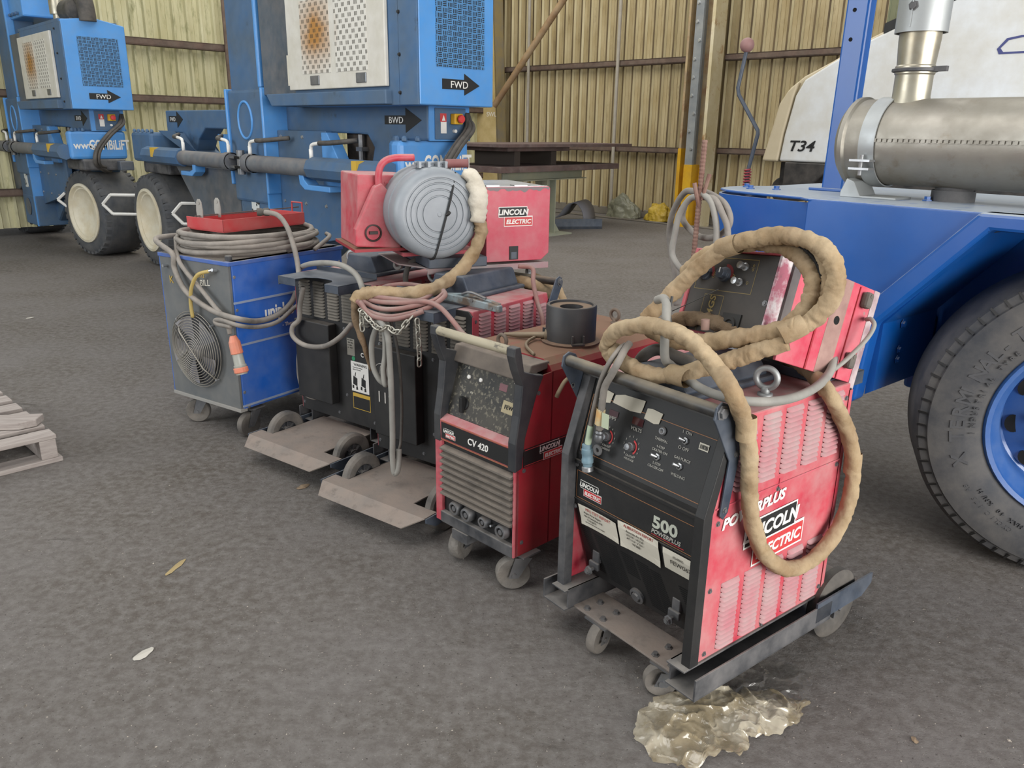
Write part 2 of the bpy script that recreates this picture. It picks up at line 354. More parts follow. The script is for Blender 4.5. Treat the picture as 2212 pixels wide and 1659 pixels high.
def cladding(fr, x0, x1, z0, z1, name, m, pitch=.205, d=.045, crest=False):
    mb = MB(); n = int((x1-x0)/pitch); P = []
    for i in range(n+1):
        a = x0+i*pitch
        P += [(a, 0), (a+pitch*.3, 0), (a+pitch*.31, -.008), (a+pitch*.36, -.008), (a+pitch*.37, 0), (a+pitch*.66, 0), (a+pitch*.74, -d), (a+pitch*.9, -d), (a+pitch*.98, 0)]
    back = [(P[-1][0], .02), (P[0][0], .02)]
    pl = P
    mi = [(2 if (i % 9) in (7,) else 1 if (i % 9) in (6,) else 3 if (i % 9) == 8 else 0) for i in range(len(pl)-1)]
    v = [(x, y, z) for z in (z0, z1) for x, y in pl]; k = len(pl)
    v += [(x, y+.012, z) for z in (z0, z1) for x, y in pl]
    f = [(i, i+1, i+1+k, i+k) for i in range(k-1)]+[(2*k+i, 2*k+i+k, 2*k+i+1+k, 2*k+i+1) for i in range(k-1)]
    mb.add(v, f)
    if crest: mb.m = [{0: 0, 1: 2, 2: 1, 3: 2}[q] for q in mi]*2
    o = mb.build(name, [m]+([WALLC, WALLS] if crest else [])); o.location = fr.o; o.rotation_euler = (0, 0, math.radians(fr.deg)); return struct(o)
LWF = Frame(-.33, 17.55, 45)           # left-hand wall: X towards the corner and away
def at_frame(o, fr): o.location = fr.o; o.rotation_euler = (0, 0, math.radians(fr.deg)); return o
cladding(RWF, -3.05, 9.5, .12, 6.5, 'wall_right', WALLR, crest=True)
cladding(LWF, -15.5, 0.0, .12, 6.5, 'wall_left', WALLL)
def girt(fr, x0, x1, z, name, m=GIRT):
    mb = MB(); mb.box(x0, x1, -.16, -.04, z-.05, z-.03); mb.box(x0, x1, -.16, -.14, z-.05, z+.05); mb.box(x0, x1, -.16, -.1, z+.035, z+.05)
    return struct(at_frame(mb.build(name, m), fr))
girt(RWF, -3.0, 1.75, 2.65, 'trim_1'); girt(RWF, -3.0, 1.75, 1.2, 'trim_2'); girt(RWF, 2.3, 9, 2.65, 'trim_3'); girt(RWF, 2.3, 9, 1.22, 'trim_4')
girt(LWF, -15, -.1, 2.63, 'trim_5'); girt(LWF, -15, -.1, 1.86, 'trim_6'); girt(LWF, -15, -.1, .6, 'trim_7'); girt(RWF, -3, 9, 4.2, 'trim_9')
# kerb along the right wall
struct(at_frame(MB().box(-3, 9, -.04, .1, 0, .14).box(-3, 9, -.62, -.58, 0, .03).build('trim_8', mat('dusty_kerb', '6b655c', .85, dust='8a8172', da=.5), bevel=.01), RWF))
# pipes on the wall
def pipe(name, fr, x, y, z0, z1, r, m, label, cat='pipe', group=None):
    o = MB().cyl((0, 0, z0), (0, 0, z1), r, 12).build(name, m, smooth='angle'); o.location = fr.w(x, y, 0); return tag(o, label, cat, group)
WP = mat('whitened_pipe', 'a39c90', .6, dust='8a8172', da=.4)
pipe('wall_conduit', RWF, -2.02, -.2, .12, 6, .03, WP, 'pale vertical conduit on the right wall, beside the blue lifting machine')
pipe('wall_conduit', RWF, .18, -.2, .12, 6, .032, WP, 'pale vertical conduit on the right wall, behind the stacked steel plates')
pipe('wall_conduit', LWF, -6.02, -.2, .12, 6, .03, GIRT, 'rusty vertical strut on the left wall, right of the far engine cabinet')
# the yellow-footed column
t = empty('steel_column', *RWF.w(2.1, -.5, 0)[:2], deg=-45, label='rust-stained steel column with grey bolted flange and yellow painted foot', cat='column')
MB().box(-.24, -.2, -.1, .22, .9, 6.2).box(-.2, .2, .05, .08, .9, 6.2).build('flange_web', COLM, t)
MB().box(-.07, .07, -.16, -.11, 1.0, 6.2).box(-.01, .01, -.12, .06, .9, 6.2).build('bolted_splice', COLG, t)
bolts('bolt_head', [(random.choice((-.03, .035)), -.16, 1.25+k*.27) for k in range(9)], (0, -1, 0), STLB, t, .022, .02)
MB().box(-.25, -.19, -.11, .23, 0, 1.25).box(-.2, .1, .04, .09, 0, .95).box(-.075, .08, -.17, .05, 0, 1.0).build('painted_foot', PYEL, t)
MB().box(.19, .245, -.105, .225, 0, 6.2).box(.1, .2, .045, .085, 0, .95).build('cream_flange', mat('cream_rusty_flange', 'c2b48f', .6, col2='d0c6aa', sc=3, col3='9a6a38', sc3=4, lo3=.55, hi3=.7), t)
# tapered column near the corner
t = empty('tapered_column', *RWF.w(-2.78, -.45, 0)[:2], deg=-35, label='ochre tapered steel column near the corner, behind the blue machine', cat='column')
MB().prism([(-.26, .12), (.3, .12), (.02, 6.3), (-.5, 6.3)], 'y', -.16, -.145).prism([(-.26, .12), (.3, .12), (.02, 6.3), (-.5, 6.3)], 'y', .145, .16).build('flange', OCHR, t)
MB().prism([(.28, .12), (.3, .12), (.02, 6.3), (0, 6.3)], 'y', -.16, .16).prism([(-.26, .12), (-.24, .12), (-.48, 6.3), (-.5, 6.3)], 'y', -.16, .16).build('web', mat('ochre_web', '9c8b62', .7, col2='8a8272', sc=4), t)
letters('stencil_mark', [('SWL', .09, (-.02, -.162, 1.75), (1, 0, 0), (0, 0, 1))], MW, t)
tag(MB().tube([RWF.w(-2.4, -.75, 1.95), RWF.w(-.3, -.7, 4.1)], .06, 12).build('diagonal_brace', mat('rusty_pipe', '8a6a48', .7, col2='a58a66', sc=4, dust='a09484', da=.3), smooth='angle', centre=True), 'rusty round brace pipe slanting across the right wall', 'brace')
# ------------------------------------------------------------------ the two blue lifting machines
def dome_nuts(mb, pts, n, r=.016):
    for p in pts: mb.lathe([(r, 0), (r, r*.9), (r*.6, r*1.5), (.0005, r*1.7)], p, n, 8)
def dome_nut(p, parent):
    mb = MB(); dome_nuts(mb, [(0, 0, 0)], (0, 0, 1), .02); o = mb.build('dome_nut', CBD, parent); o.location = p
def dome_nut_at(p, parent):
    dome_nut(p, parent); return parent.children[-1]
def slab(mb, poly, ax, a, b): return mb.prism(poly, ax, a, b)
WEAVE_B = weave_mat('blue_vent_screen', '4b7fae', '15202c', 24, 30, True)
WEAVE_W = weave_mat('cream_perforated_sheet', 'cfccc3', '2e2a22', 26, 29, False, rust=(-.93, .02, 2.15))
def lift_machine(name, fr, label):
    t = empty(name, fr.o.x, fr.o.y, 0, fr.deg, label, 'lifting machine', 'blue lifting machines')
    # mast
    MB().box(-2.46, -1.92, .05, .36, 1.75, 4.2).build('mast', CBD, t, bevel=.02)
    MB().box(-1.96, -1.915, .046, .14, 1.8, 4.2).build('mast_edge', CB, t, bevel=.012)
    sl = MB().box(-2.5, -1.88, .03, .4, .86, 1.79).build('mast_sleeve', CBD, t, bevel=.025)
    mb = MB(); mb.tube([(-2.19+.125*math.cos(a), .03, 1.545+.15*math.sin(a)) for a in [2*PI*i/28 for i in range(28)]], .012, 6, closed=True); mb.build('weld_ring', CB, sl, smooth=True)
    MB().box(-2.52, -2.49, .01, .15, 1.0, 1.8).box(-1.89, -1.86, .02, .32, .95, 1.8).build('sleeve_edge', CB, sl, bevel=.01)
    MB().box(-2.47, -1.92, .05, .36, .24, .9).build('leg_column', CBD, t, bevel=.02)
    ft = MB().prism([(-2.44, .6), (-1.86, .6), (-1.86, .22), (-2.44, .22)], 'y', .04, .5).build('foot', CBD, t, bevel=.012)
    MB().box(-1.9, -1.87, .03, .5, .22, 1.2).build('foot_side', CB, ft)
    mb = MB(); mb.lathe([(.11, 0), (.11, .004), (.0005, .004)], (-2.2, .035, .45), (0, -1, 0), 24); mb.build('foot_disc', CGR, ft)
    MB().lathe([(.0005, 0), (.1, 0)], (-2.16, .045, .93), (0, -1, 0), 28).box(-2.23, -2.09, .044, .047, .7, .9).build('white_paint_patch', mat('flaking_white_paint', 'c9ccca', .6, col2='2a2a2a', sc=9, lo=.56, hi=.6), t)
    # far half
    MB().prism([(-4.39, 1.64), (-2.44, 1.64), (-2.44, 1.47), (-3.45, 1.47), (-3.62, 1.36), (-3.78, 1.15), (-4.0, 1.42), (-4.39, 1.42)], 'y', .22, .42).build('frame_beam', CBD, t, bevel=.012)
    MB().prism([(-4.25, 1.42), (-3.95, 1.42), (-2.5, .36), (-2.5, .9)], 'y', .12, .45).build('diagonal_brace', CBD, t, bevel=.02)
    MB().prism([(-3.85, 1.12), (-2.42, 1.12), (-2.42, .7), (-3.1, .5), (-3.3, .62)], 'y', .05, .12).build('gusset_plate', CGR, t, bevel=.01)
    MB().prism([(-3.35, 1.42), (-3.3, 1.05), (-2.5, 1.0), (-2.5, 1.42)], 'y', .3, .34).build('rear_panel', CB, t)
    # near half
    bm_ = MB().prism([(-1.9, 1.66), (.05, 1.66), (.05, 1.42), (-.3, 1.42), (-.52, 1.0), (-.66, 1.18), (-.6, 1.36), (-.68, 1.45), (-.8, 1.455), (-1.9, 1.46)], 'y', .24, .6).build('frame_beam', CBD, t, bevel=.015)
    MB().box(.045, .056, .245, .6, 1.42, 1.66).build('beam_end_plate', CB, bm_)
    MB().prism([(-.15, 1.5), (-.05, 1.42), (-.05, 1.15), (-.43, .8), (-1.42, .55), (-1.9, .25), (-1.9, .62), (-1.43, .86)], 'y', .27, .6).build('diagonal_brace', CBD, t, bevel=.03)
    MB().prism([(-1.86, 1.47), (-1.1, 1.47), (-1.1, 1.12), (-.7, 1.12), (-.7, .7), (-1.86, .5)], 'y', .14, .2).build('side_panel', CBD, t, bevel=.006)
    bolts('panel_bolt', [(x, .14, z) for x in (-1.8, -1.45, -1.14) for z in (1.42, .9, .66)], (0, -1, 0), STLB, t, .011, .01)
    MB().prism([(-1.1, 1.46), (-1.02, 1.46), (-.82, 1.2), (-.82, 1.05), (-1.1, 1.05)], 'y', .1, .2).build('curved_bracket', CB, t, bevel=.006)
    mb = MB(); mb.box(-1.05, -.55, .3, .5, 1.05, 1.46); mb.build('linkage_recess_shade_block', mat('dark_linkage_interior', '2c2622', .8, col2='4a4038', sc=12), t)  # dark block stands in for the shaded inside of the opening
    MB().cyl((-.8, .26, 1.2), (-.8, .26, 1.45), .02, 8).box(-.84, -.76, .24, .3, 1.33, 1.36).tube([(-.82, .25, 1.18), (-.66, .25, 1.1), (-.6, .26, 1.05)], .03, 8).build('linkage_rod', STL, t)
    # hub
    hub = MB().prism([(.05, 0), (.05, .6), (-.5, .6), (-.5, .3), (-.04, .0)], 'z', 1.12, 1.42).build('wheel_hub_box', CB, t, bevel=.03)
    [dome_nut(p, hub) for p in [(.035, .05+.11*i, 1.42) for i in range(6)]+[(-.1-.11*i, .09+.07*i, 1.42) for i in range(3)]]
    letters('web_address', [('www.', .075, (.0515, .04, 1.235), (0, 1, 0), (0, 0, 1), 'LEFT', 0, .03), ('COMBiLiFT', .105, (.0515, .2, 1.225), (0, 1, 0), (0, 0, 1), 'LEFT', 0, .035, .6)], MW, hub)
    MB().box(-.5, .1, .1, .55, 1.0, 1.12).build('slew_ring', BLKD, t, bevel=.02)
    MB().box(-.1, .2, .45, .6, 1.0, 1.1).build('hose_tray', CGR, t, bevel=.01)
    hub2 = MB().box(-4.85, -4.3, 0, .6, 1.12, 1.42).build('wheel_hub_box', CBD, t, bevel=.03)
    [dome_nut((-4.8+.12*i, .03, 1.42), hub2) for i in range(5)]
    MB().box(-4.8, -4.1, .08, .55, 1.0, 1.12).build('slew_ring', BLKD, t, bevel=.02)
    # steering cylinders
    def ram(x0, x1, x2, n):
        s = 1 if x2 > x1 else -1
        c = MB().cyl((x0, -.04, 1.2), (x1, -.04, 1.2), .068, 20).lathe([(.078, 0), (.078, .1)], (x0, -.04, 1.2), (s, 0, 0), 20).build('steering_cylinder', STL if 0 else mat('grimy_cylinder', '4f5660', .5, col2='626970', sc=5, dust=DUST, da=.4, dtop=.4), t, smooth='angle')
        MB().cyl((x1, -.04, 1.2), (x2, -.04, 1.2), .085, 8).build('outer_sleeve', CBD, c)
        MB().box(x0-s*.2, x0, -.07, 0, 1.15, 1.17).box(x0-s*.2, x0, -.07, 0, 1.23, 1.25).cyl((x0-s*.16, -.03, 1.1), (x0-s*.16, -.03, 1.3), .03, 10).build('clevis', STL, c)
        for xx in (x0+s*.05, x1-s*.02):
            MB().cyl((xx, -.04, 1.26), (xx, -.04, 1.34), .016, 8).tube(spline([(xx, -.04, 1.33), (xx+s*.02, -.04, 1.37), (xx+s*.12, -.04, 1.385)], 5), .014, 8).build('hose_fitting', MW, c, smooth=True)
            MB().tube(spline([(xx+s*.12, -.04, 1.385), (xx+s*.25, -.02, 1.39), (xx+s*.42, .1, 1.41)], 6), .018, 8).build('hose', HOSED, c, smooth=True)
        MB().box(x2-s*.35, x2-s*.29, -.125, -.04, 1.19, 1.28).build('warning_label', YEL, c)
    ram(-2.06, -1.0, .0, 1); ram(-2.36, -3.4, -4.3, 2)
    MB().prism([(-1.17, 1.2), (-1.1, 1.2), (-1.09, 1.12), (-1.03, 1.08), (-.72, 1.08), (-.72, 1.04), (-1.08, 1.04), (-1.15, 1.08)], 'y', -.08, .02).build('cylinder_hook', CB, t, bevel=.006)
    MB().prism([(-3.05, 1.2), (-3.12, 1.2), (-3.13, 1.1), (-3.2, 1.08), (-3.4, 1.08), (-3.4, 1.04), (-3.15, 1.04), (-3.07, 1.08)], 'y', -.08, .02).build('cylinder_hook', CB, t, bevel=.006)
    cbm = MB().box(-2.6, -1.35, .1, .5, 2.68, 3.3).build('cross_beam', CB, t, bevel=.02); [setattr(dome_nut_at((-2.5+.14*i, .09, 2.72), cbm), 'rotation_euler', (math.radians(90), 0, 0)) for i in range(8)]
    # engine cabinet
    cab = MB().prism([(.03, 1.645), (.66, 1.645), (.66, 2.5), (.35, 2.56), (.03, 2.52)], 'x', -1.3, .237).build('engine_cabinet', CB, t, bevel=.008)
    MB().box(-1.3, .035, .02, .032, 1.645, 2.5).box(.04, .235, .018, .032, 1.645, 2.5).box(-1.35, .2, .02, .6, 2.5, 2.53).build('side_sheet', CBD, cab, bevel=.002)
    MB().box(-1.86, -1.3, .05, .6, 1.74, 2.5).build('grey_panel', CGR, cab, bevel=.004)
    MB().box(-1.45, -1.36, .046, .05, 1.8, 2.02).build('white_label', PAPER, cab)
    MB().prism([(-1.68, 1.74), (-.05, 1.74), (-.05, 1.65), (-1.6, 1.65)], 'y', -.03, .3).build('cabinet_skirt', CBD, cab, bevel=.006)
    dr = MB().box(-1.33, -.07, -.01, .018, 1.762, 2.43).build('cabinet_door', CWH, t, bevel=.006)
    MB().box(-1.12, -.73, -.0125, -.0095, 1.87, 2.36).box(-.66, -.27, -.0125, -.0095, 1.87, 2.36).build('perforated_sheet', WEAVE_W, dr)
    for x in (-.95, -.35):
        h = MB().box(x-.06, x+.06, -.018, -.009, 1.79, 1.855).build('door_latch', STL, dr, bevel=.004)
    mb = MB(); mb.box(.2375, .2395, .165, .575, 1.88, 2.37); mb.build('vent_screen', WEAVE_B, cab)
    MB().prism([(.213, 1.747), (.4, 1.747), (.4, 1.712), (.535, 1.777), (.4, 1.848), (.4, 1.81), (.213, 1.81)], 'x', .2378, .2395).build('direction_arrow', MAT['ink'], cab)
    letters('direction_lettering', [('FWD', .045, (.2397, .28, 1.756), (0, 1, 0), (0, 0, 1), 'LEFT', 0, 0, 1.1)], MW, cab)
    bolts('cabinet_bolt', [(.05, .018, z) for z in (1.72, 1.95, 2.2, 2.44)], (0, -1, 0), BLK, cab, .009, .012)
    a = MB().prism([(-.45, 1.525), (-.2, 1.525), (-.2, 1.47), (-.02, 1.553), (-.2, 1.635), (-.2, 1.585), (-.45, 1.585)], 'y', .237, .2395).build('direction_arrow', MAT['ink'], bm_)
    letters('direction_lettering', [('BWD', .045, (-.4, .2365, 1.533), (1, 0, 0), (0, 0, 1), 'LEFT', 0, 0, 1.2)], MW, a)
    a = MB().prism([(-4.3, 1.525), (-4.1, 1.525), (-4.1, 1.47), (-3.95, 1.553), (-4.1, 1.635), (-4.1, 1.585), (-4.3, 1.585)], 'y', .217, .2195).build('direction_arrow', MAT['ink'], t)
    letters('direction_lettering', [('FWD', .04, (-4.27, .2165, 1.535), (1, 0, 0), (0, 0, 1), 'LEFT', 0, 0, 1.1)], MW, a)
    # control plate on the beam end
    cpn = MB().box(.056, .066, .29, .56, 1.43, 1.635).build('control_plate', CBD, t, bevel=.004)
    MB().box(.0665, .068, .33, .385, 1.545, 1.6).build('red_warning_sign', MAT['badge_red'], cpn)
    MB().box(.0665, .0678, .335, .385, 1.47, 1.545).prism([(.345, 1.553), (.375, 1.553), (.36, 1.59)], 'x', .068, .0692).build('white_warning_sign', MW, cpn)
    MB().box(.066, .115, .42, .495, 1.53, 1.6).build('stop_box', YEL if 0 else PYEL, cpn, bevel=.006)
    MB().cyl((.115, .46, 1.565), (.13, .46, 1.565), .016, 16).lathe([(.026, 0), (.028, .01), (.024, .018), (.0005, .02)], (.13, .46, 1.565), (1, 0, 0), 20).build('red_stop_button', mat('red_button', 'cc3a3a', .4), cpn)
    MB().cyl((.066, .45, 1.485), (.09, .45, 1.485), .012, 10).build('cable_gland', MW, cpn)
    mb = MB()
    for i in range(4):
        o = .035*(i % 2); q = .03*(i//2)
        mb.tube(spline([(.06, .57+o*.4, 1.6-q), (.12+q, .52+o, 1.5), (.17+q, .36+o, 1.38), (.19+q, .22+o, 1.22), (.17+q, .2+o, 1.08), (.08, .3+o, 1.0+q), (-.15, .42+o, .98+q), (-.4, .5, 1.02)], 8), .017, 8)
    mb.build('hydraulic_hoses', HOSED, t, smooth=True)
    # exhaust elbow on the roof
    el = MB().tube(spline([(-.05, .3, 2.52), (-.05, .3, 2.62), (.0, .3, 2.72), (.1, .3, 2.76), (.2, .3, 2.72), (.24, .3, 2.6), (.24, .3, 2.52)], 6), .085, 16).tube([(-.35, .3, 2.66), (.1, .3, 2.66)], .12, 18).build('rubber_elbow', HOSED, t, smooth=True)
    MB().cyl((-.7, .3, 2.52), (-.7, .3, 2.8), .06, 16).cyl((-.7, .3, 2.66), (-.7, .3, 2.9), .09, 16).build('exhaust_stub', MUFP, t, smooth='angle')
    return t
def lift_wheel(root, lx, ly, R, wdt, ang, rim_d=.05):
    """wheel with its rim face at (lx,ly) in the machine frame, facing direction ang"""
    a = math.radians(ang); ax = -Vector((math.cos(a), math.sin(a), 0)); c = Vector((lx, ly, R)); rr = R*.62
    mb = MB(); mb.lathe([(rr, .02), (rr+.03, 0), (R*.85, .0), (R*.95, .03), (R, .09), (R, wdt-.09), (R*.95, wdt-.03), (rr+.03, wdt), (rr, wdt-.02), (rr, wdt*.5)], c, ax, 64)
    e1 = Vector((0, 0, 1)).cross(ax).normalized(); e2 = Vector((0, 0, 1))
    for k in range(34):
        b = 2*PI*(k+random.random()*.25)/34; d = e1*math.cos(b)+e2*math.sin(b); tg = -e1*math.sin(b)+e2*math.cos(b)
        for s0, s1 in ((.012, .12), (wdt-.12, wdt-.012)):
            q = []
            for h, l in ((s0, R*.95), (s1, R)):
                for w_ in (-.025, .025): q.append(c+ax*h+d*(l+.002)+tg*w_)
            q2 = [x-d*.03 for x in q]
            mb.add(q+q2, [(0, 1, 3, 2), (4, 6, 7, 5), (0, 4, 5, 1), (2, 3, 7, 6), (0, 2, 6, 4), (1, 5, 7, 3)])
    ty = mb.build('fat_tyre', TYRED, root, smooth='angle')
    MB().lathe([(rr+.03, .01), (rr+.028, -.012), (rr+.0, -.016), (rr-.02, .01), (rr-.035, .012), (rr-.045, rim_d*.5), (rr-.08, rim_d), (.12, rim_d+.03), (.0005, rim_d+.035)], c, ax, 56).build('rim', RIM, ty, smooth='angle')
def guard(root, fr, px, py, dep, ln, hh=.105):
    p = fr.l(WORLD.hit(px, py, 'y', dep)); mb = MB()
    P = [(0, 0), (.1, hh), (ln, hh), (ln, -hh), (.1, -hh)]
    for i in (0, 1, 3, 4):
        q, r_ = P[i], P[(i+1) % 5]; mb.tube([(p.x+q[0]*fr.X.x, p.y+q[0]*fr.Y.x, p.z+q[1]), (p.x+r_[0]*fr.X.x, p.y+r_[0]*fr.Y.x, p.z+r_[1])], .017, 6)
    mb.build('wheel_guard', MW, root)
FB = Frame(-.8, 5.52, -46); FA = Frame(-4.89, 9.06, -46)
near_lift = lift_machine('lifting_machine', FB, 'blue lifting machine with the rust-spotted cream door, behind the welders')
far_lift = copy_tree(near_lift); far_lift.location = FA.o
far_lift['label'] = 'smaller-looking farther blue lifting machine at the left edge of the photo'
lift_wheel(near_lift, -4.6, .0, .5, .5, -90); lift_wheel(near_lift, -.33, .42, .5, .5, -75)
lift_wheel(far_lift, -.38, .17, .5, .5, -80); lift_wheel(far_lift, -3.1, .1, .5, .5, -84)
guard(near_lift, FB, 222, 441, 9.1, .5); guard(near_lift, FB, 373, 461, 8.35, .5); guard(far_lift, FA, 125, 431, 9.7, .1, .08)
# ------------------------------------------------------------------ steel plates on a welded stand
S = Frame(-.24, 11.16, 47.5)
def onf(o, fr): o.location = fr.o; o.rotation_euler = (0, 0, math.radians(fr.deg)); return o
def sheet(name, x0, x1, y0, y1, z0, z1, m, label, bev=.004):
    cx, cy = (x0+x1)/2, (y0+y1)/2
    o = MB().box(x0-cx, x1-cx, y0-cy, y1-cy, 0, z1-z0).build(name, m, bevel=bev); p = S.w(cx, cy, z0); o.location = p; o.rotation_euler = (0, 0, math.radians(S.deg)); return tag(o, label, 'steel plate')
st = empty('plate_stand', S.o.x, S.o.y, 0, S.deg, 'grey-green welded steel stand carrying rusty plates, behind the red box', 'stand')
GRS = mat('grey_green_steel', '8d9183', .55, col2='9a9a85', sc=4, dust='8a8a78', da=.35)
MB().box(.3, 2.1, .1, .3, .92, .935).box(.3, 2.1, .1, .3, .8, .815).box(.3, 2.1, .19, .21, .8, .92).build('top_beam', GRS, st)
for x in (1.25, ):
    MB().box(x-.1, x-.085, .08, .32, .02, .81).box(x+.085, x+.1, .08, .32, .02, .81).box(x-.1, x+.1, .19, .21, .02, .81).build('leg', GRS, st)
    MB().box(x-.3, x+.35, -.05, .45, 0, .02).build('base_plate', GRS, st); MB().prism([(x+.1, .02), (x+.34, .02), (x+.1, .3)], 'y', .19, .205).prism([(x-.1, .02), (x-.28, .02), (x-.1, .2)], 'y', .19, .205).build('gusset', GRS, st)
MB().box(.2, .215, 0.1, .9, .02, .81).box(.2, .4, .8, .815, .02, .81).build('leg', GRS, st)
GPL = mat('grey_mill_plate', '575350', .7, col2='6b625c', sc=3, dust='7c7470', da=.4)
sheet('steel_plate', 0, 2.75, -.05, 1.3, .935, 1.015, RUST, 'thick rusty steel plate, lowest on the stand')
sheet('steel_plate', .25, 1.6, .05, 1.0, 1.215, 1.27, RUST, 'short dark steel plate under the topmost long plate', .003)
sheet('steel_plate', 0, 3.0, -.1, 1.2, 1.272, 1.315, RUST, 'long rust-brown steel plate, topmost on the stand', .002)
for i, x in enumerate((.5, 1.3)):
    o = sheet('timber_packer', x, x+.12, .15, .95, 1.0155, 1.2148, mat('dark_packer', '453d38', .8), 'dark packer block between the lower and upper steel plates, %s one' % ('left' if i == 0 else 'right')); o['category'] = 'packer'
# things along the foot of the right wall
def tarp(name, px, py, dep, sx, sy, sz, m, label, seed, cat='tarpaulin'):
    p = RWF.hit(px, py, 'y', -.3); bm = bmesh.new(); bmesh.ops.create_icosphere(bm, subdivisions=5, radius=1)
    for v in bm.verts:
        q = v.co.copy(); n_ = noise.noise(q*1.6+Vector((seed, 0, 0)))*.28+noise.noise(q*4+Vector((seed, 3, 0)))*.09+abs(noise.noise(q*6+Vector((0, seed, 0))))*.06
        q *= 1+n_; q = Vector((q.x*sx, q.y*sy, max(q.z, -.05)*sz)); v.co = q
    me = bpy.data.meshes.new(name); bm.to_mesh(me); bm.free(); me.materials.append(m); o = bpy.data.objects.new(name, me); C.objects.link(o)
    o.location = (p.x, p.y, .03); o.rotation_euler = (0, 0, math.radians(-45)); return tag(o, label, cat)
tarp('tarpaulin', 1345, 440, 0, .34, .17, .34, mat('olive_plastic_sheet', '6c6c5c', .45, col2='7c7b69', sc=4), 'crumpled olive-grey plastic sheet at the foot of the right wall', 1)
tarp('tarpaulin', 1424, 450, 0, .24, .17, .28, mat('yellow_plastic_sheet', 'b99c35', .5, col2='a3872b', sc=4), 'crumpled yellow sheet at the wall, right of the olive one', 5)
tarp('tarpaulin', 1488, 455, 0, .24, .17, .26, mat('pale_green_sheet', 'a9a874', .5, col2='c3c3b0', sc=4), 'pale yellow-green sheet against the wall behind the hanging cable coil', 9)
o = MB()
prof = [(.0, .05), (.3, .06), (.42, .3), (.46, .5), (.4, .62), (.3, .64)]
pp = spline([(x, 0, z) for x, z in [(-.5, .12), (-.1, .16), (.15, .42), (.38, .5), (.55, .34), (.62, .08)]], 6)
o.add([(p.x, y, p.z) for y in (0, .9) for p in pp], [(i, i+1, i+1+len(pp), i+len(pp)) for i in range(len(pp)-1)])
o = o.build('carpet_offcut', mat('grey_felt', '8b8b92', .9), smooth=True); md = o.modifiers.new('s', 'SOLIDIFY'); md.thickness = .02
o.scale = (.7, .8, .75); o.location = (.75, 13.5, -.0); o.rotation_euler = (0, 0, math.radians(-20)); tag(o, 'grey felt sheet curling over under the plate stand', 'carpet')
o = MB().box(-.7, .5, -.1, .1, 0, .04).box(-.7, .5, -.1, -.085, 0, .16).build('steel_angle', NAVY); o.location = (.9, 13.0, 0); o.rotation_euler = (0, 0, math.radians(10)); tag(o, 'dark steel angle lying behind the plate stand leg', 'steel angle')
# ------------------------------------------------------------------ blue tractor chassis on the right
G = Frame(1.1057, 3.0914, -50)
ch = empty('terminal_tractor', G.o.x, G.o.y, 0, G.deg, 'royal blue tractor chassis filling the right side, behind the large tyre', 'tractor')
Z = 1.27
deck = MB()
deck.prism([(-.5, .5), (-.56, .42), (-.57, .3), (-.54, .2), (-.46, .13), (-.3, .085), (-.058, .05), (.002, .0), (.62, .0), (2.3, 0), (2.3, .95), (-.5, .95)], 'z', Z-.012, Z)
deck.build('deck_plate', CHB, ch, bevel=.006)
# apron: a sheet following the front of the deck
def apron(name, pts, z0, z1, th=.012, m=CHB, bev=.006):
    P = spline([(x, y, 0) for x, y in pts], 6); mb = MB(); n = len(P); v = []
    for z in (z0, z1):
        for i, p in enumerate(P):
            t_ = (P[min(i+1, n-1)]-P[max(i-1, 0)]).normalized(); nn = Vector((-t_.y, t_.x, 0)); v += [(p.x, p.y, z), (p.x+nn.x*th, p.y+nn.y*th, z)]
    f = []
    for i in range(n-1):
        a = 2*i; b = a+2; c = 2*n
        f += [(a, b, b+c, a+c), (a+1, a+1+c, b+1+c, b+1), (a+c, b+c, b+1+c, a+1+c), (a, a+1, b+1, b)]
    f += [(0, 2*n, 2*n+1, 1), (2*n-2, 2*n-1, 4*n-1, 4*n-2)]
    mb.add(v, f); return mb.build(name, m, ch, smooth='angle')
apron('curved_end_sheet', [(-.5, .5), (-.56, .42), (-.575, .3), (-.545, .2), (-.46, .125), (-.3, .08), (-.02, .045)], .7, Z-.02)
MB().prism([(.0, Z-.014), (.02, Z), (.62, Z), (.62, Z-.02), (.315, .9), (.3, .86), (.25, .7), (0, .62)], 'y', -.0, .02).build('side_sheet', CHB, ch, bevel=.008)
# boxed arm going down to the foot, then the arch over the wheel
MB().prism([(.62, Z), (2.3, Z), (2.3, Z-.06), (.66, Z-.055), (.33, .84), (.307, .55), (.27, .52), (.255, .62), (.285, .9)], 'y', -.02, .06).build('wheel_arch', CHB, ch, bevel=.012)
MB().prism([(.33, .9), (.64, 1.21), (2.3, 1.21), (2.3, .95), (.8, .95), (.55, .7), (.33, .62)], 'y', .55, .58).build('inner_sheet', CHB, ch)
MB().prism([(.31, .84), (.62, 1.2), (.64, 1.2), (.34, .84), (.34, .58), (.31, .56)], 'y', .05, .5).build('arch_lining', CHB, ch)
MB().box(.2, 2.3, .62, .95, .45, 1.2).build('frame_rail', CHB, ch, bevel=.02)
MB().box(-.45, .3, .15, .85, .62, .8).build('frame_foot', CHB, ch, bevel=.03)
MB().cyl((1.15, .3, .56), (1.15, .9, .56), .09, 16).build('axle', BLKD, ch)
bolts('deck_bolt', [(-.5, .34, Z), (-.42, .25, Z), (-.33, .31, Z), (.31, .31, Z), (1.0, .2, Z)], (0, 0, 1), CHB, ch, .012, .016)
bolts('arm_bolt', [(.345, .2, z) for z in (.82, .72, .68)], (1, 0, 0), CHB, ch, .012, .01)
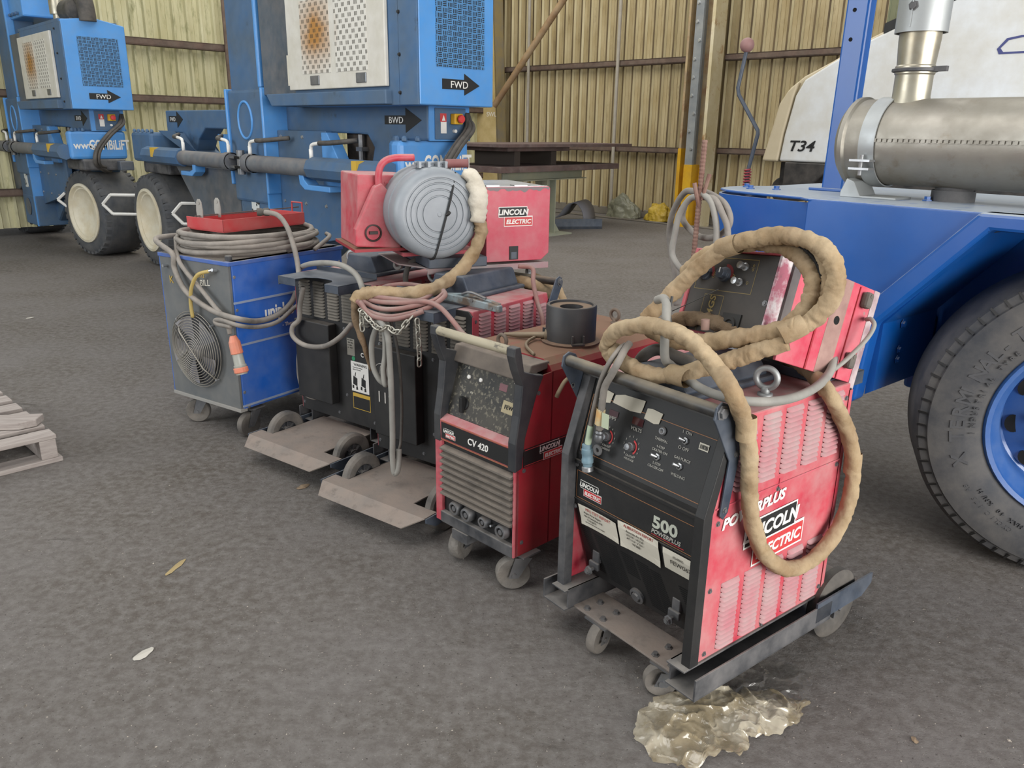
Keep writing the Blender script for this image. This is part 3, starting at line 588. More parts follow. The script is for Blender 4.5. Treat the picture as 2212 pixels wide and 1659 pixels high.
# upright
up = MB().box(-.05, .05, -.03, .03, 0, 1.9).build('upright_post', CHB, ch, bevel=.01); 
a0 = G.l(G.hit(1803, 412, 'z', Z)); a1 = G.l(G.hit(1863, 0, 'y', a0.y))
up.location = a0; up.rotation_euler = (0, math.atan2(a1.x-a0.x, a1.z-a0.z), 0)
for z in (.73, .62): MB().cyl((-.01, -.032, z-.02), (-.01, -.03, z-.02), .008, 12).build('post_hole', DARKH, up)
MB().box(a0.x-.09, a0.x+.09, a0.y-.06, a0.y+.08, Z, Z+.012).build('post_foot', CHB, ch, bevel=.003)
# muffler lying on the deck
mu = empty('exhaust_muffler', *G.w(.04, .35, 0)[:2], Z, G.deg, 'stained steel muffler drum lying on the blue deck with its upright pipe', 'muffler')
R_ = .158; cz = .205
mb = MB().lathe([(.0005, -.03), (R_*.9, -.028), (R_*1.06, -.005), (R_*1.06, .012), (R_, .02), (R_, 1.6), (.0005, 1.6)], (-.045, 0, cz), (1, 0, 0), 56); mb.build('drum', MUFF, mu, smooth='angle')
mb = MB()
for k in range(70): mb.box(.07+k*.02, .08+k*.02, -R_*1.02-.002, -R_*.98, cz+.002, cz+.014)
mb.box(.07, 1.5, -R_-.002, -R_+.01, cz+.013, cz+.016); mb.box(.07, 1.5, -R_-.002, -R_+.01, cz, cz+.003); mb.build('crimped_seam', MUFF, mu)
mb = MB().lathe([(R_+.003, 0), (R_+.008, 0), (R_+.008, .06), (R_+.003, .06)], (.035, 0, cz), (1, 0, 0), 56, closed=True); st_ = mb.build('clamp_strap', GALV, mu, smooth='angle')
MB().box(.02, .1, -R_-.03, -R_+.02, cz-.07, cz-.062).box(.02, .1, -R_-.03, -R_+.02, cz-.1, cz-.092).cyl((.06, -R_-.015, cz-.12), (.06, -R_-.015, cz-.045), .007, 8).build('strap_bolt', STLB, st_)
MB().prism([(-.02, 0), (.2, 0), (.2, .008), (.06, .008), (.03, .06), (.0, .07), (-.02, .02)], 'y', -R_+.01, -.02).build('saddle_bracket', GALV, mu, bevel=.002)
MB().lathe([(.0755, 0), (.075, .04)], (.33, .03, 0), (0, 0, 1), 24).cyl((.33, .03, 0), (.33, .03, .06), .065, 24).build('drain_stub', BLKD, mu, smooth='angle')
px_ = .13
MB().lathe([(.078, cz+.12), (.066, cz+.165), (.066, cz+.24), (.07, cz+.245), (.07, cz+.27), (.066, cz+.275), (.07, cz+.33), (.072, cz+.36), (.072, cz+.55)], (px_, 0, 0), (0, 0, 1), 40).build('outlet_pipe', MUFP, mu, smooth='angle')
MB().lathe([(.09, cz+.385), (.09, cz+1.0), (.084, cz+1.0), (.084, cz+.385)], (px_, 0, 0), (0, 0, 1), 40, closed=True).box(px_-.004, px_+.0, -.093, -.088, cz+.4, cz+1.0).build('outer_sleeve', GALV, mu, smooth='angle')
MB().lathe([(.072, cz+.25), (.08, cz+.253), (.08, cz+.262), (.072, cz+.265)], (px_, 0, 0), (0, 0, 1), 40).box(px_+.07, px_+.12, -.02, .0, cz+.25, cz+.268).build('pipe_clamp', BLKD, mu, smooth='angle')
mb = MB(); mb.bolt((px_, -.09, cz+.47), (0, -1, 0), .012, .008); mb.build('sleeve_bolt', BLKD, mu)
# gear lever
P = [G.l(G.hit(a, b, 'y', .39)) for a, b in ((1612, 402), (1614, 375), (1637, 290), (1637, 282), (1596, 205), (1594, 190), (1611, 116), (1613, 108))]
gl = empty('hand_lever', *G.w(P[0].x, P[0].y, 0)[:2], Z, G.deg, 'bent grey hand lever with a dull pink ball knob, on the blue deck', 'lever')
d0 = Vector((P[0].x, P[0].y, Z))
MB().tube([q-d0 for q in P], .009, 8).build('rod', NAVY, gl, smooth=True)
bm = MB(); bm.lathe([(.0005, -.031)]+[(.031*math.sin(PI*i/12), -.031*math.cos(PI*i/12)) for i in range(1, 12)]+[(.0005, .031)], P[-1]-d0+Vector((0, 0, .02)), (0, 0, 1), 20); bm.build('ball_knob', mat('dull_pink_knob', '8e6a66', .6), gl, smooth=True)
mb = MB(); hx = [(.014*math.cos(a), .014*math.sin(a), .075*a/(2*PI*6)) for a in [2*PI*6*i/100 for i in range(101)]]; mb.tube(hx, .004, 6); mb.build('red_spring', mat('red_spring_paint', '8c2f36', .5), gl, smooth=True)
# tyre
def road_wheel():
    ang = math.radians(-20); X = Vector((math.cos(ang), math.sin(ang), 0)); ax = Vector((-math.sin(ang), math.cos(ang), 0))   # ax points away from us
    p = Vector((1.97, 2.49, 0)); R = .56
    t = empty('truck_wheel', p.x, p.y, 0, 0, 'large black industrial tyre on a blue rim at the right edge of the photo', 'wheel')
    c = Vector((0, 0, R)); rr = .335
    prof = [(rr-.01, .06), (rr, .02), (rr+.02, 0.0), (R*.78, -.012), (R*.9, .0), (R*.925, .004), (R*.93, .012), (R*.975, .022), (R, .05), (R, .25), (R*.97, .28), (R*.8, .31), (rr, .28), (rr-.01, .2)]
    mb = MB().lathe(prof, c, ax, 96); mb.mi = 1
    for k in range(72):
        b = 2*PI*k/72; d = X*math.cos(b)+Vector((0, 0, 1))*math.sin(b); tg = -X*math.sin(b)+Vector((0, 0, 1))*math.cos(b)
        q = [c+d*l+ax*h+tg*w_ for l, h in ((R*.935, .009), (R*.985, .028)) for w_ in (-.004, .004)]
        q2 = [x-ax*.004 for x in q]
        mb.add(q+q2, [(0, 1, 3, 2), (4, 6, 7, 5), (0, 4, 5, 1), (2, 3, 7, 6), (0, 2, 6, 4), (1, 5, 7, 3)])
    ty = mb.build('tyre', [TYRE, BLK], t, smooth='angle')
    RB = mat('tyre_raised_letters', '3f4044', .7, dust='6d6862', da=.3)
    def arc_text(s, r, h, b0, step, bold=0):
        it = []
        for i, ch_ in enumerate(s):
            b = math.radians(b0-i*step); d = X*math.cos(b)+Vector((0, 0, 1))*math.sin(b); tg = X*math.sin(b)-Vector((0, 0, 1))*math.cos(b)
            it.append((ch_, h, c+d*r-ax*.0095-tg*h*.3, tg, d, 'LEFT', 0, bold))
        return it
    letters('raised_lettering', arc_text('X TERMINAL-T', .405, .048, 202, 6.2, .02)+arc_text('INDUSTRIAL TYRE', .372, .018, 187, 3.4)+arc_text('CYCLIC 175 A8', .43, .016, 243, 2.4)+arc_text('MAX 40 KM/H', .4, .016, 246, 2.6), RB, ty, ext=.002)
    rm = MB().lathe([(rr+.012, .012), (rr+.004, -.004), (rr-.012, .0), (rr-.02, .03), (rr-.045, .05), (rr-.06, .1), (.27, .15), (.26, .155), (.2, .13), (.17, .12), (.15, .1), (.13, .095), (.0005, .09)], c, ax, 64).build('rim', RIMB, t, smooth='angle')
    mb = MB()
    for k in range(10):
        b = 2*PI*k/10+.18; d = X*math.cos(b)+Vector((0, 0, 1))*math.sin(b); tg = -X*math.sin(b)+Vector((0, 0, 1))*math.cos(b)
        q = [c+d*(.228+.028*math.cos(a))+tg*.034*math.sin(a)+ax*(.139+.0*math.cos(a)) for a in [2*PI*i/16 for i in range(16)]]
        mb.add(q, [tuple(range(16))]); 
    o_ = mb.build('hand_holes', DARKH, rm)
    bolts('wheel_nut', [c+(X*math.cos(2*PI*k/10)+Vector((0, 0, 1))*math.sin(2*PI*k/10))*.16+ax*.1 for k in range(10)], -ax, RIMB, rm, .014, .03)
    MB().lathe([(.1, .1), (.1, .04), (.08, .03), (.0005, .03)], c, ax, 32).build('hub_cap', RIMB, rm, smooth='angle')
road_wheel()
# white machine behind
T = Frame(4.0, 6.5, -50)
tm = empty('loader_machine', T.o.x, T.o.y, 0, T.deg, 'white machine body marked T34 behind the blue chassis', 'machine')
TZ = [(-2.393, 1.235), (-2.303, 1.62), (-2.26, 1.8), (-2.19, 1.93), (-2.05, 2.03), (-1.781, 2.15), (-1.434, 2.33), (-.73, 2.62), (.9, 3.1), (.9, 1.235)]
MB().prism(TZ, 'y', .06, 1.5).build('body_shell', CREAM, tm, bevel=.04, seg=3)
MB().prism([(-2.18, 1.245), (-2.15, 1.5), (-2.08, 1.85), (-2.0, 1.99), (-1.78, 2.11), (-1.43, 2.29), (-.73, 2.57), (.88, 3.03), (.88, 1.245)], 'y', -.0, .1).build('side_panel', OFFW, tm, bevel=.02, seg=3)
MB().prism([(-2.38, 1.24), (-2.29, 1.6), (-2.25, 1.78), (-2.17, 1.9), (-2.07, 1.98), (-2.1, 1.86), (-2.17, 1.5), (-2.2, 1.24)], 'y', .005, .1).build('tail_panel', CREAM, tm, bevel=.02, seg=3)
MB().box(-2.25, .9, .15, 1.3, .95, 1.24).cyl((-2.3, .3, .95), (-2.3, 1.2, .95), .13, 20).prism([(-2.1, 1.24), (-1.6, 1.24), (-1.8, 1.02), (-2.1, 1.0)], 'y', -.02, .2).build('black_underframe', mat('black_plastic', '17181a', .5, dust=DUST, da=.2), tm, bevel=.01)
MB().prism([(-1.3, 2.42), (.9, 3.2), (.9, 3.14), (-1.3, 2.34)], 'y', .0, .1).build('window_seal', BLK, tm)
MB().prism([(-1.3, 2.42), (.9, 3.2), (.9, 4), (-1.3, 4)], 'y', .03, .05).build('cab_glass', mat('greenish_glass', '60705a', .08, alpha=.45), tm)
letters('model_lettering', [('T34', .1, (-2.1, -.003, 1.345), (1, 0, 0), (0, 0, 1), 'LEFT', .25, .025, 1.25), ], MAT['ink'], tm)
LB = mat('dark_blue_print', '2b3270', .4)
mb = MB(); lp = [(-.36, 2.16), (-.3, 2.235), (-.2, 2.25), (.3, 2.25), (.3, 2.235), (-.19, 2.235), (-.285, 2.22), (-.335, 2.165), (-.31, 2.135), (.3, 2.135), (.3, 2.12), (-.34, 2.12)]
mb.prism(lp, 'y', -.003, .002); mb.build('badge_outline', LB, tm)
# ------------------------------------------------------------------ welding machines
def louvres(name, o, ud, vd, w, rows, pitch, m, parent, d=.0105):
    """one column of pressed louvres: o = top corner, ud = along, vd = down"""
    o = Vector(o); ud = Vector(ud).normalized(); vd = Vector(vd).normalized(); nd = vd.cross(ud)
    if nd.dot(Vector(NOUT[0])) < 0: nd = -nd
    mb = MB(); us = (0, .05, .14, .86, .95, 1); pf = (0, .7, 1, 1, .7, 0); h = pitch*.74
    for r in range(rows):
        b = o+vd*(r*pitch); v = []
        for fv, fp in ((0, .0), (.5, .8), (1, 1)):
            for u, q in zip(us, pf): v.append(b+ud*(u*w)+vd*(h*(fv if q > 0 or fv < .5 else .75))+nd*(d*fp*q+.0004))
        mb.add(v, [(i+6*j, i+1+6*j, i+7+6*j, i+6+6*j) for j in range(2) for i in range(5)])
    p = mb.build(name, m, parent, smooth=True)
    mb = MB()
    for r in range(rows):
        b = o+vd*(r*pitch+h*.82)+nd*.0006; mb.quad(b+ud*w*.03-vd*.001, b+ud*w*.97-vd*.001, b+ud*w*.97+vd*(h*.42), b+ud*w*.03+vd*(h*.42))
    mb.build('louvre_slots', DARKH, p); return p
NOUT = [(1, 0, 0)]
def screws(pts, n, parent, m=STL, r=.0055): bolts('screw', pts, n, m, parent, r, .004)
def caster(root, x, y, ztop, R, ang, wide=.03, ts=1, m=TREAD, wm=None, name='caster', fm=STL):
    a = math.radians(ang); ax = Vector((math.cos(a), math.sin(a), 0)); tr = Vector((-math.sin(a), math.cos(a), 0))*R*.55
    c = Vector((x, y, R)); x += tr.x*ts; y += tr.y*ts; tr = -tr*ts
    top = ztop
    f = MB().box(x-.045, x+.045, y-.04, y+.04, top-.006, top).cyl((x, y, top-.02), (x, y, top-.006), .025, 16)
    for s in (-1, 1):
        o = c+ax*(s*(wide/2+.006)); P = [Vector((x, y, top-.018))+ax*(s*(wide/2+.006))+d for d in (-tr.normalized()*.028, tr.normalized()*.03)]
        q = [P[0], P[1], o+tr.normalized()*.02+Vector((0, 0, -.01)), o-tr.normalized()*.014+Vector((0, 0, -.012))]
        q2 = [p_+ax*(s*.003) for p_ in q]; f.add(q+q2, [(0, 1, 2, 3), (7, 6, 5, 4), (0, 1, 5, 4), (1, 2, 6, 5), (2, 3, 7, 6), (3, 0, 4, 7)])
    f.cyl(Vector((x, y, top-.018))-ax*(wide/2+.009), Vector((x, y, top-.018))+ax*(wide/2+.009), .004, 6)
    f.cyl(c-ax*(wide/2+.014), c+ax*(wide/2+.014), .009, 10)
    fk = f.build(name, fm, root)
    MB().lathe([(.0005, -wide/2+.004), (R*.5, -wide/2+.004), (R*.62, -wide/2), (R*.93, -wide/2), (R, -wide/2+.006), (R, wide/2-.006), (R*.93, wide/2), (R*.62, wide/2), (R*.5, wide/2-.004), (.0005, wide/2-.004)], c, ax, 32).build('caster_wheel', m, fk, smooth='angle')
    return fk
def power_source(fr, name, label, front, ends, wy, zt=.135, R=.1, bz=(.115, .18), hh=.06):
    t = empty(name, fr.o.x, fr.o.y, 0, fr.deg, label, 'welding machine', 'red and black trolley welders')
    W_, D, ZB, ZT = .53, .6, .17, .842
    case = MB().prism([(.16, ZB), (D-.004, ZB), (D-.004, ZT), (.16, ZT)], 'x', .002, W_-.002).prism([(.012, ZB), (.17, ZB), (.17, ZT), (.092, ZT), (.012, .6)], 'x', W_-.012, W_-.002).prism([(.012, ZB), (.17, ZB), (.17, ZT), (.092, ZT), (.012, .6)], 'x', .002, .012).prism([(.092, ZT-.012), (.17, ZT-.012), (.17, ZT), (.092, ZT)], 'x', .004, W_-.004).build('red_case', RED, t, bevel=.008, seg=2)
    for side, x, ud in ((1, W_, (0, 1, 0)), (-1, 0, (0, 1, 0))):
        NOUT[0] = (side, 0, 0); xx = x-side*.002
        for k in range(5):
            louvres('side_louvres', (xx, .10+.097*k, .828 if k else .8), ud, (0, 0, -1), .074, 13 if k else 11, .0143, LOUV, case)
            louvres('side_louvres', (xx, .095+.097*k, .385), ud, (0, 0, -1), .074, 14, .0143, LOUV, case)
        MB().box(x-.003, x+.0012, .04, .595, .612, .6155).box(x-.003, x+.001, .3, .303, .6, .63).build('seam_rib', REDL, case)
    screws([(W_-.002, y, z) for y, z in ((.05, .38), (.052, .19), (.58, .2), (.58, .8), (.3, .6), (.58, .6), (.3, .182), (.055, .57))], (1, 0, 0), case)
    screws([(.002, y, z) for y, z in ((.58, .2), (.58, .8), (.3, .6), (.03, .8))], (-1, 0, 0), case)
    # docking hump and bottle bracket on the roof
    MB().prism([(.17, ZT), (.36, ZT), (.37, ZT+.02), (.34, ZT+hh), (.19, ZT+hh), (.16, ZT+.02)], 'y', .085, .43).box(.14, .39, .06, .45, ZT, ZT+.016).build('roof_hump', NAVY, t, bevel=.006)
    ey = MB().tube([(.455+.027*math.cos(a), .3+.008*math.cos(a), ZT+.048+.027*math.sin(a)) for a in [2*PI*i/28 for i in range(28)]], .0085, 10, closed=True).cyl((.455, .3, ZT), (.455, .3, ZT+.024), .012, 14).lathe([(.02, 0), (.02, .006), (.012, .008)], (.455, .3, ZT), (0, 0, 1), 18).build('lifting_eye', GALV, t, smooth=True)
    br = [(.08, .5), (.49, .5), (.49, D+.13), (.37, D+.13), (.36, D+.075), (.315, D+.045), (.27, D+.04), (.22, D+.045), (.18, D+.075), (.17, D+.13), (.08, D+.13)]
    bk = MB().prism(br, 'z', ZT+.002, ZT+.006).box(.08, .17, D+.126, D+.13, ZT-.03, ZT+.006).box(.37, .49, D+.126, D+.13, ZT-.03, ZT+.006).box(.08, .084, D, D+.13, ZT-.035, ZT+.006).box(.486, .49, D, D+.13, ZT-.035, ZT+.006).box(.08, .49, .5, .503, ZT+.002, ZT+.028).build('bottle_bracket', NAVY, t, bevel=.0015)
    # rear panel
    rp = MB().prism([(.0, ZB-.004), (W_, ZB-.004), (W_, ZT-.02), (W_-.02, ZT), (.02, ZT), (0, ZT-.02)], 'y', D-.004, D+.004).build('rear_panel', BLK, t, bevel=.002)
    NOUT[0] = (0, 1, 0)
    for k in range(5): louvres('rear_louvres', (.5-.098*k, D+.004, .818), (-1, 0, 0), (0, 0, -1), .078, 12, .0142, LOUVB, rp)
    MB().box(W_-.275, W_-.035, D+.004, D+.052, .25, .635).build('cable_cover', BLK, rp, bevel=.004)
    screws([(x, D+.004, z) for x, z in ((.515, .2), (.26, .2), (.02, .2), (.5, .635), (.2, .62), (.2, .3))], (0, 1, 0), rp)
    MB().box(W_, W_+.0015, D-.01, D+.004, ZB, ZT-.02).build('edge_trim', RED, rp); MB().box(-.0015, 0, D-.01, D+.004, ZB, ZT-.02).build('edge_trim', RED, rp)
    # handle
    bp = [(-.012, .862), (-.006, .892), (.014, .902), (.04, .892), (.09, .805), (.104, .765), (.078, .6), (.062, .583), (.046, .597), (.062, .74), (.0, .845)]
    for x in (-.008, W_+.002):
        b_ = MB().prism(bp, 'x', x, x+.006).build('handle_bracket', NAVY, t, bevel=.002)
        s = -1 if x < .2 else 1; xo = x if s < 0 else x+.006
        MB().bolt((xo, .014, .876), (s, 0, 0), .013, .01).bolt((xo, .085, .755), (s, 0, 0), .006, .005).bolt((xo, .062, .61), (s, 0, 0), .006, .005).build('bracket_bolts', STL, b_)
    MB().cyl((-.004, .014, .876), (W_+.003, .014, .876), .0165, 24).build('handle_bar', mat('worn_black_bar', '3a3b3d', .4, metal=.4, dust='9b907c', da=.35, dtop=.75), t, smooth='angle')
    # trolley
    for m_ in (0, 1):
        ru = MB()
        def X_(v): return W_-v if m_ else v
        for a, b, z0, z1 in ((.055, .061, .1, .168), (-.04, .061, .1, .105), (.0, .061, .163, .168), (-.04, -.034, .102, .165)):
            x0, x1 = sorted((X_(a), X_(b))); ru.box(x0, x1, -.025 if a < .05 else -.01, D, z0, z1)
        ru.build('trolley_rail', BLKD, t, bevel=.001)
    MB().box(.06, .47, .015, .14, .1, .106).build('caster_plate', TRAYM, t, bevel=.001)
    bolts('plate_bolt', [(x, y, .106) for x in (.1, .17, .38, .44) for y in (.035, .09)], (0, 0, 1), STL, t, .008, .009)
    caster(t, .168, .022, .1, .049, 12); caster(t, .41, .03, .1, .049, -40)
    e = ends
    pl = MB().prism([(.085, D-.05), (.445, D-.05), (.445, e-.07), (W_+(.03 if front else -.005), e-.07), (W_+(.03 if front else -.005), e), (-.035, e), (-.035, e-.07), (.085, e-.07)], 'z', zt-.005, zt)
    pl.add([(-.035, e, zt), (W_-.005, e, zt), (W_-.045, e+.06, zt-.035), (.03, e+.06, zt-.035), (-.035, e, zt-.004), (W_-.005, e, zt-.004), (W_-.045, e+.056, zt-.039), (.03, e+.056, zt-.039)], [(0, 1, 2, 3), (7, 6, 5, 4), (2, 3, 7, 6), (0, 3, 7, 4), (1, 2, 6, 5)])
    pl.build('bottle_tray', TRAYM, t)
    for x in (-.046, W_+(.034 if front else .0)): MB().prism([(D-.08, bz[0]), (e-.05, bz[0]), (e, bz[0]+.03), (e, bz[1]), (D-.08, bz[1])], 'x', x, x+.006).build('tray_side_bar', NAVY, t)
    for x, s in ((.01, -1), (W_-.06, 1)) if not front else ((.02, -1), (W_-.0, 1)):
        wd = .042; c = Vector((x, wy, R))
        w_ = MB().lathe([(.052, -wd*.35), (.064, -wd/2), (R*.9, -wd/2), (R, -wd*.3), (R, wd*.3), (R*.9, wd/2), (.064, wd/2), (.052, wd*.35)], c, (1, 0, 0), 48).build('rear_wheel', TREADK if front else TREAD, t, smooth='angle')
        hb = MB().lathe([(.052, -wd*.4), (.048, -wd*.1), (.03, -wd*.1), (.026, -wd*.5), (.0005, -wd*.5)], c, (1, 0, 0), 32).lathe([(.052, wd*.4), (.048, wd*.1), (.03, wd*.1), (.026, wd*.5), (.0005, wd*.5)], c, (1, 0, 0), 32)
        for k in range(8):
            a = 2*PI*k/8; hb.box(-.018, .018, .02, .05, -.003, .003, T=Matrix.Translation(c) @ Matrix.Rotation(a, 4, 'X'))
        hb.build('wheel_hub', BLKD, w_)
        MB().bolt((x+s*(wd/2), wy, R), (s, 0, 0), .012, .014).build('axle_nut', STL, w_)
    if not front:
        MB().box(.03, .5, .028, .034, ZB, .8).build('front_panel', BLK, t)
        return t
    # ---- front of the big machine
    for x0, x1 in ((0, .03), (W_-.03, W_)):
        f_ = MB().prism([(-.004, ZB-.004), (.03, ZB-.004), (.03, .6), (.1, ZT), (.075, ZT+.002), (-.004, .6)], 'x', x0, x1).build('front_frame', BLK if x0 else BLKD, t, bevel=.002)
    MB().prism([(.075, ZT+.004), (.068, ZT-.012), (.1, ZT-.012), (.1, ZT+.004)], 'x', .0, W_).build('top_rail', BLK, t)
    fp = MB().prism([(.03, .6), (.03, .44), (.105, .18), (.14, .18), (.14, .6), (.15, .84), (.096, .835)], 'x', .03, W_-.03).build('front_panel', BLK, t)
    sl = (0, -.27, 0); nC = Vector((0, -1, .27)).normalized(); uC = Vector((0, .27, 1)).normalized(); X = Vector((1, 0, 0))
    def con(x, z, lift=.0006): return Vector((x, .03+(z-.6)*.27, z))+nC*lift
    ORL = mat('copper_print_line', '9a6a45', .6); WPR = mat('grey_print', 'a9a69e', .7)
    def line(mb, a, b, nrm, th=.0009):
        a = Vector(a); b = Vector(b); d = (b-a).normalized(); s = d.cross(nrm)*th; mb.quad(a-s, b-s, b+s, a+s)
    mb = MB(); q = [con(.04, .775), con(.49, .775), con(.49, .612), con(.04, .612)]
    for i in range(4): line(mb, q[i], q[(i+1) % 4], nC)
    nM = Vector((0, -1, 0)); q = [(.036, .0295, .548), (.494, .0295, .548), (.494, .0295, .463), (.036, .0295, .463)]
    for i in range(4): line(mb, q[i], q[(i+1) % 4], nM)
    mb.build('copper_lines', ORL, fp)
    MB().box(.03, .5, .022, .03, .575, .583).box(.03, .5, .026, .03, .455, .458).build('panel_ledge', BLK, fp)
    L_ = []
    for s_, h, x, z, al in (('AMPS', .010, .13, .727, 'CENTER'), ('VOLTS', .010, .226, .722, 'CENTER'), ('THERMAL', .0075, .318, .722, 'CENTER'), ('I  ON', .009, .393, .763, 'CENTER'), ('O OFF', .009, .394, .722, 'CENTER'),
                            ('4-STEP', .007, .322, .704, 'CENTER'), ('CRATER-ON', .007, .322, .693, 'CENTER'), ('2-STEP', .007, .322, .660, 'CENTER'), ('CRATER-OFF', .007, .322, .649, 'CENTER'), ('GAS PURGE', .0075, .398, .696, 'CENTER'), ('WELDING', .0075, .398, .652, 'CENTER'),
                            ('CRATER', .006, .134, .65, 'CENTER'), ('CURRENT', .006, .134, .641, 'CENTER'), ('CRATER', .006, .226, .65, 'CENTER'), ('VOLTAGE', .006, .226, .641, 'CENTER')):
        L_.append((s_, h, con(x, z), X, uC, al))
    for kx in (.131, .224):
        for i in range(11):
            a = math.radians(230-28*i); L_.append((str(i), .0055, con(kx+.028*math.cos(a), .677+.028*math.sin(a)-.002), X, uC, 'CENTER'))
    letters('panel_lettering', L_, WPR, fp, ext=.0003)
    for i, kx in enumerate((.131, .224)):
        c = con(kx, .677, 0)
        mb = MB(); e1 = X; pts = []
        for j in range(17):
            a = math.radians(75-130*j/16); pts.append((con(kx+.016*math.cos(a), .677+.016*math.sin(a)), con(kx+.021*math.cos(a), .677+.021*math.sin(a))))
        for j in range(16): mb.quad(pts[j][0], pts[j+1][0], pts[j+1][1], pts[j][1])
        mb.build('red_dial_arc', MAT['badge_red'], fp)
        MB().lathe([(.0135, 0), (.013, .008), (.010, .009), (.0095, .02), (.0005, .021)], c, nC, 10).build('control_knob', STL, fp, bevel=.0005)
    MB().lathe([(.012, 0), (.012, .003), (.009, .006), (.006, .006), (.0005, .003)], con(.315, .748, 0), nC, 20).build('thermal_lamp', STL, fp)
    MB().quad(con(.115, .752), con(.15, .752), con(.15, .735), con(.115, .735)).build('amps_display', mat('dark_red_window', '3a0d14', .2), fp)
    MB().quad(con(.205, .757), con(.245, .757), con(.245, .737), con(.205, .737)).build('volts_display', mat('dark_red_window', '3a0d14', .2), fp)
    for x, z in ((.393, .746), (.319, .68), (.396, .68)):
        c = con(x, z, 0); MB().lathe([(.010, 0), (.010, .004), (.006, .006)], c, nC, 6).tube([c+nC*.004, c+nC*.018+X*(-.010)+uC*.004], [.0035, .005], 8).build('toggle_switch', STLB, fp)
    bc = MB().prism([(0, 0), (.03, 0), (.03, .018), (0, .018)], 'z', 0, .0008, T=Matrix.Translation(con(.438, .739, 0)) @ Matrix((tuple(X)+(0,), tuple(uC)+(0,), tuple(nC)+(0,), (0, 0, 0, 1))).transposed()).build('barcode_label', PAPER, fp)
    mb = MB(); x = .441
    while x < .464:
        w_ = random.choice((.0005, .001, .0016)); mb.quad(con(x, .742, .0014), con(x+w_, .742, .0014), con(x+w_, .753, .0014), con(x, .753, .0014)); x += w_+random.choice((.0006, .001))
    mb.build('barcode_bars', MAT['ink'], bc)
    # torn tape pieces
    for x0, x1, z0, z1, sk in ((.052, .117, .767, .8, .004), (.125, .235, .77, .802, -.004), (.248, .303, .76, .792, .002)):
        q = [(x0, z1-.004+sk), (x0+.3*(x1-x0), z1+.001), (x1, z1-sk), (x1-.003, .5*(z0+z1)), (x1-.006, z0+.001), (x0+.6*(x1-x0), z0-.003), (x0-.004, z0+.002)]
        n_ = len(q); v = [con(a, b, .0008) for a, b in q]+[con(a, b, .002) for a, b in q]
        MB().add(v, [tuple(range(n_)), tuple(range(2*n_-1, n_-1, -1))]+[(i, (i+1) % n_, (i+1) % n_+n_, i+n_) for i in range(n_)]).build('torn_tape', mat('cream_tape', 'cfc8b6', .7, dust='a59c8c', da=.35), fp)
    badge(t, (.052, .0292, .478), X, (0, 0, 1), .09, 'small_maker_badge')
    letters('model_number', [('500', .034, (.338, .0292, .492), X, (0, 0, 1), 'LEFT', 0, .045, 1.25)], mat('pale_model_print', 'b9bcae', .5), fp)
    letters('model_name', [('POWERPLUS', .0125, (.336, .0292, .474), X, (0, 0, 1), 'LEFT', .15, .02, 1.05)], WPR, fp)
    MB().quad((.336, .0292, .4685), (.45, .0292, .4685), (.45, .0292, .4705), (.336, .0292, .4705)).build('red_underline', MAT['badge_red'], fp)
    # paper labels on the band and the grille
    nG = Vector((0, -.26, -.075)).normalized(); 
    def yy(z): return .0275 if z > .44 else .0275+(.44-z)*.075/.26
    def paper(name, x0, x1, z0, z1, curl, tx):
        nx, nz = 6, 4; v = []
        for j in range(nz+1):
            for i in range(nx+1):
                a = i/nx; z = z1+(z0-z1)*j/nz; lift = curl*(abs(a-.5)*2)**3*(.4+.6*(j == 0 or j == nz)); v.append((x0+(x1-x0)*a, yy(z)-.002-lift, z-.004*math.sin(a*3)*curl*100*0))
        f = [(j*(nx+1)+i, j*(nx+1)+i+1, (j+1)*(nx+1)+i+1, (j+1)*(nx+1)+i) for j in range(nz) for i in range(nx)]
        p = MB().add(v, f).build(name, PAPER, fp)
        for s_, h, dx, dz, mm, nm in tx: 
            z = z1-dz; letters(nm, [(s_, h, (x0+dx, yy(z-h*.5)-.0032-curl*.1, z-h), X, Vector((0, -.29 if z < .44 else 0, 1)), 'LEFT')], mm, p, ext=.0002)
        return p
    RP = mat('red_print', '9c3a34', .7); BP = mat('pen_writing', '2a2622', .7)
    paper('test_report_label', .052, .21, .375, .447, .004, [('MFG TEST REPORT', .009, .03, .004, RP, 'red_heading'), ('Argon Pure Argon', .007, .02, .018, BP, 'handwriting'), ('No. Powerplus 418', .007, .02, .03, BP, 'handwriting'), ('7.10.2019', .007, .03, .042, BP, 'handwriting'), ('test record shows the unit complies', .004, .02, .054, BP, 'small_print')])
    paper('calibration_label', .218, .37, .375, .462, .005, [('CALIBRATION REPORT', .0085, .012, .004, RP, 'red_heading'), ('Accurate Arc Pty', .007, .03, .018, BP, 'handwriting'), ('10.2.19   10.2.20', .007, .03, .03, BP, 'handwriting'), ('AT 11.4   V 26.1', .007, .03, .042, BP, 'handwriting'), ('W.686', .008, .05, .054, BP, 'handwriting')])
    paper('asset_label', .383, .492, .385, .452, 0, [('FEW063', .015, .026, .026, BP, 'asset_number'), ('(CLASSIC)', .006, .036, .012, BP, 'asset_mark')])
    # grille
    def gp(x, z, lift=.0008): return Vector((x, .03+(.44-z)*.075/.26, z))+nG*lift
    for x0, x1, z1, z0 in ((.035, .075, .36, .21), (.09, .14, .355, .2), (.145, .185, .35, .2), (.2, .25, .345, .27), (.26, .31, .345, .2), (.315, .355, .34, .2), (.42, .455, .34, .25)):
        mb = MB(); z = z1
        while z > z0:
            sh = (z1-z)*.28
            mb.quad(gp(x0+sh, z), gp(x1+sh, z), gp(x1+sh, z-.0035), gp(x0+sh, z-.0035)); z -= .0075
        mb.build('vent_slots', DARKH, fp)
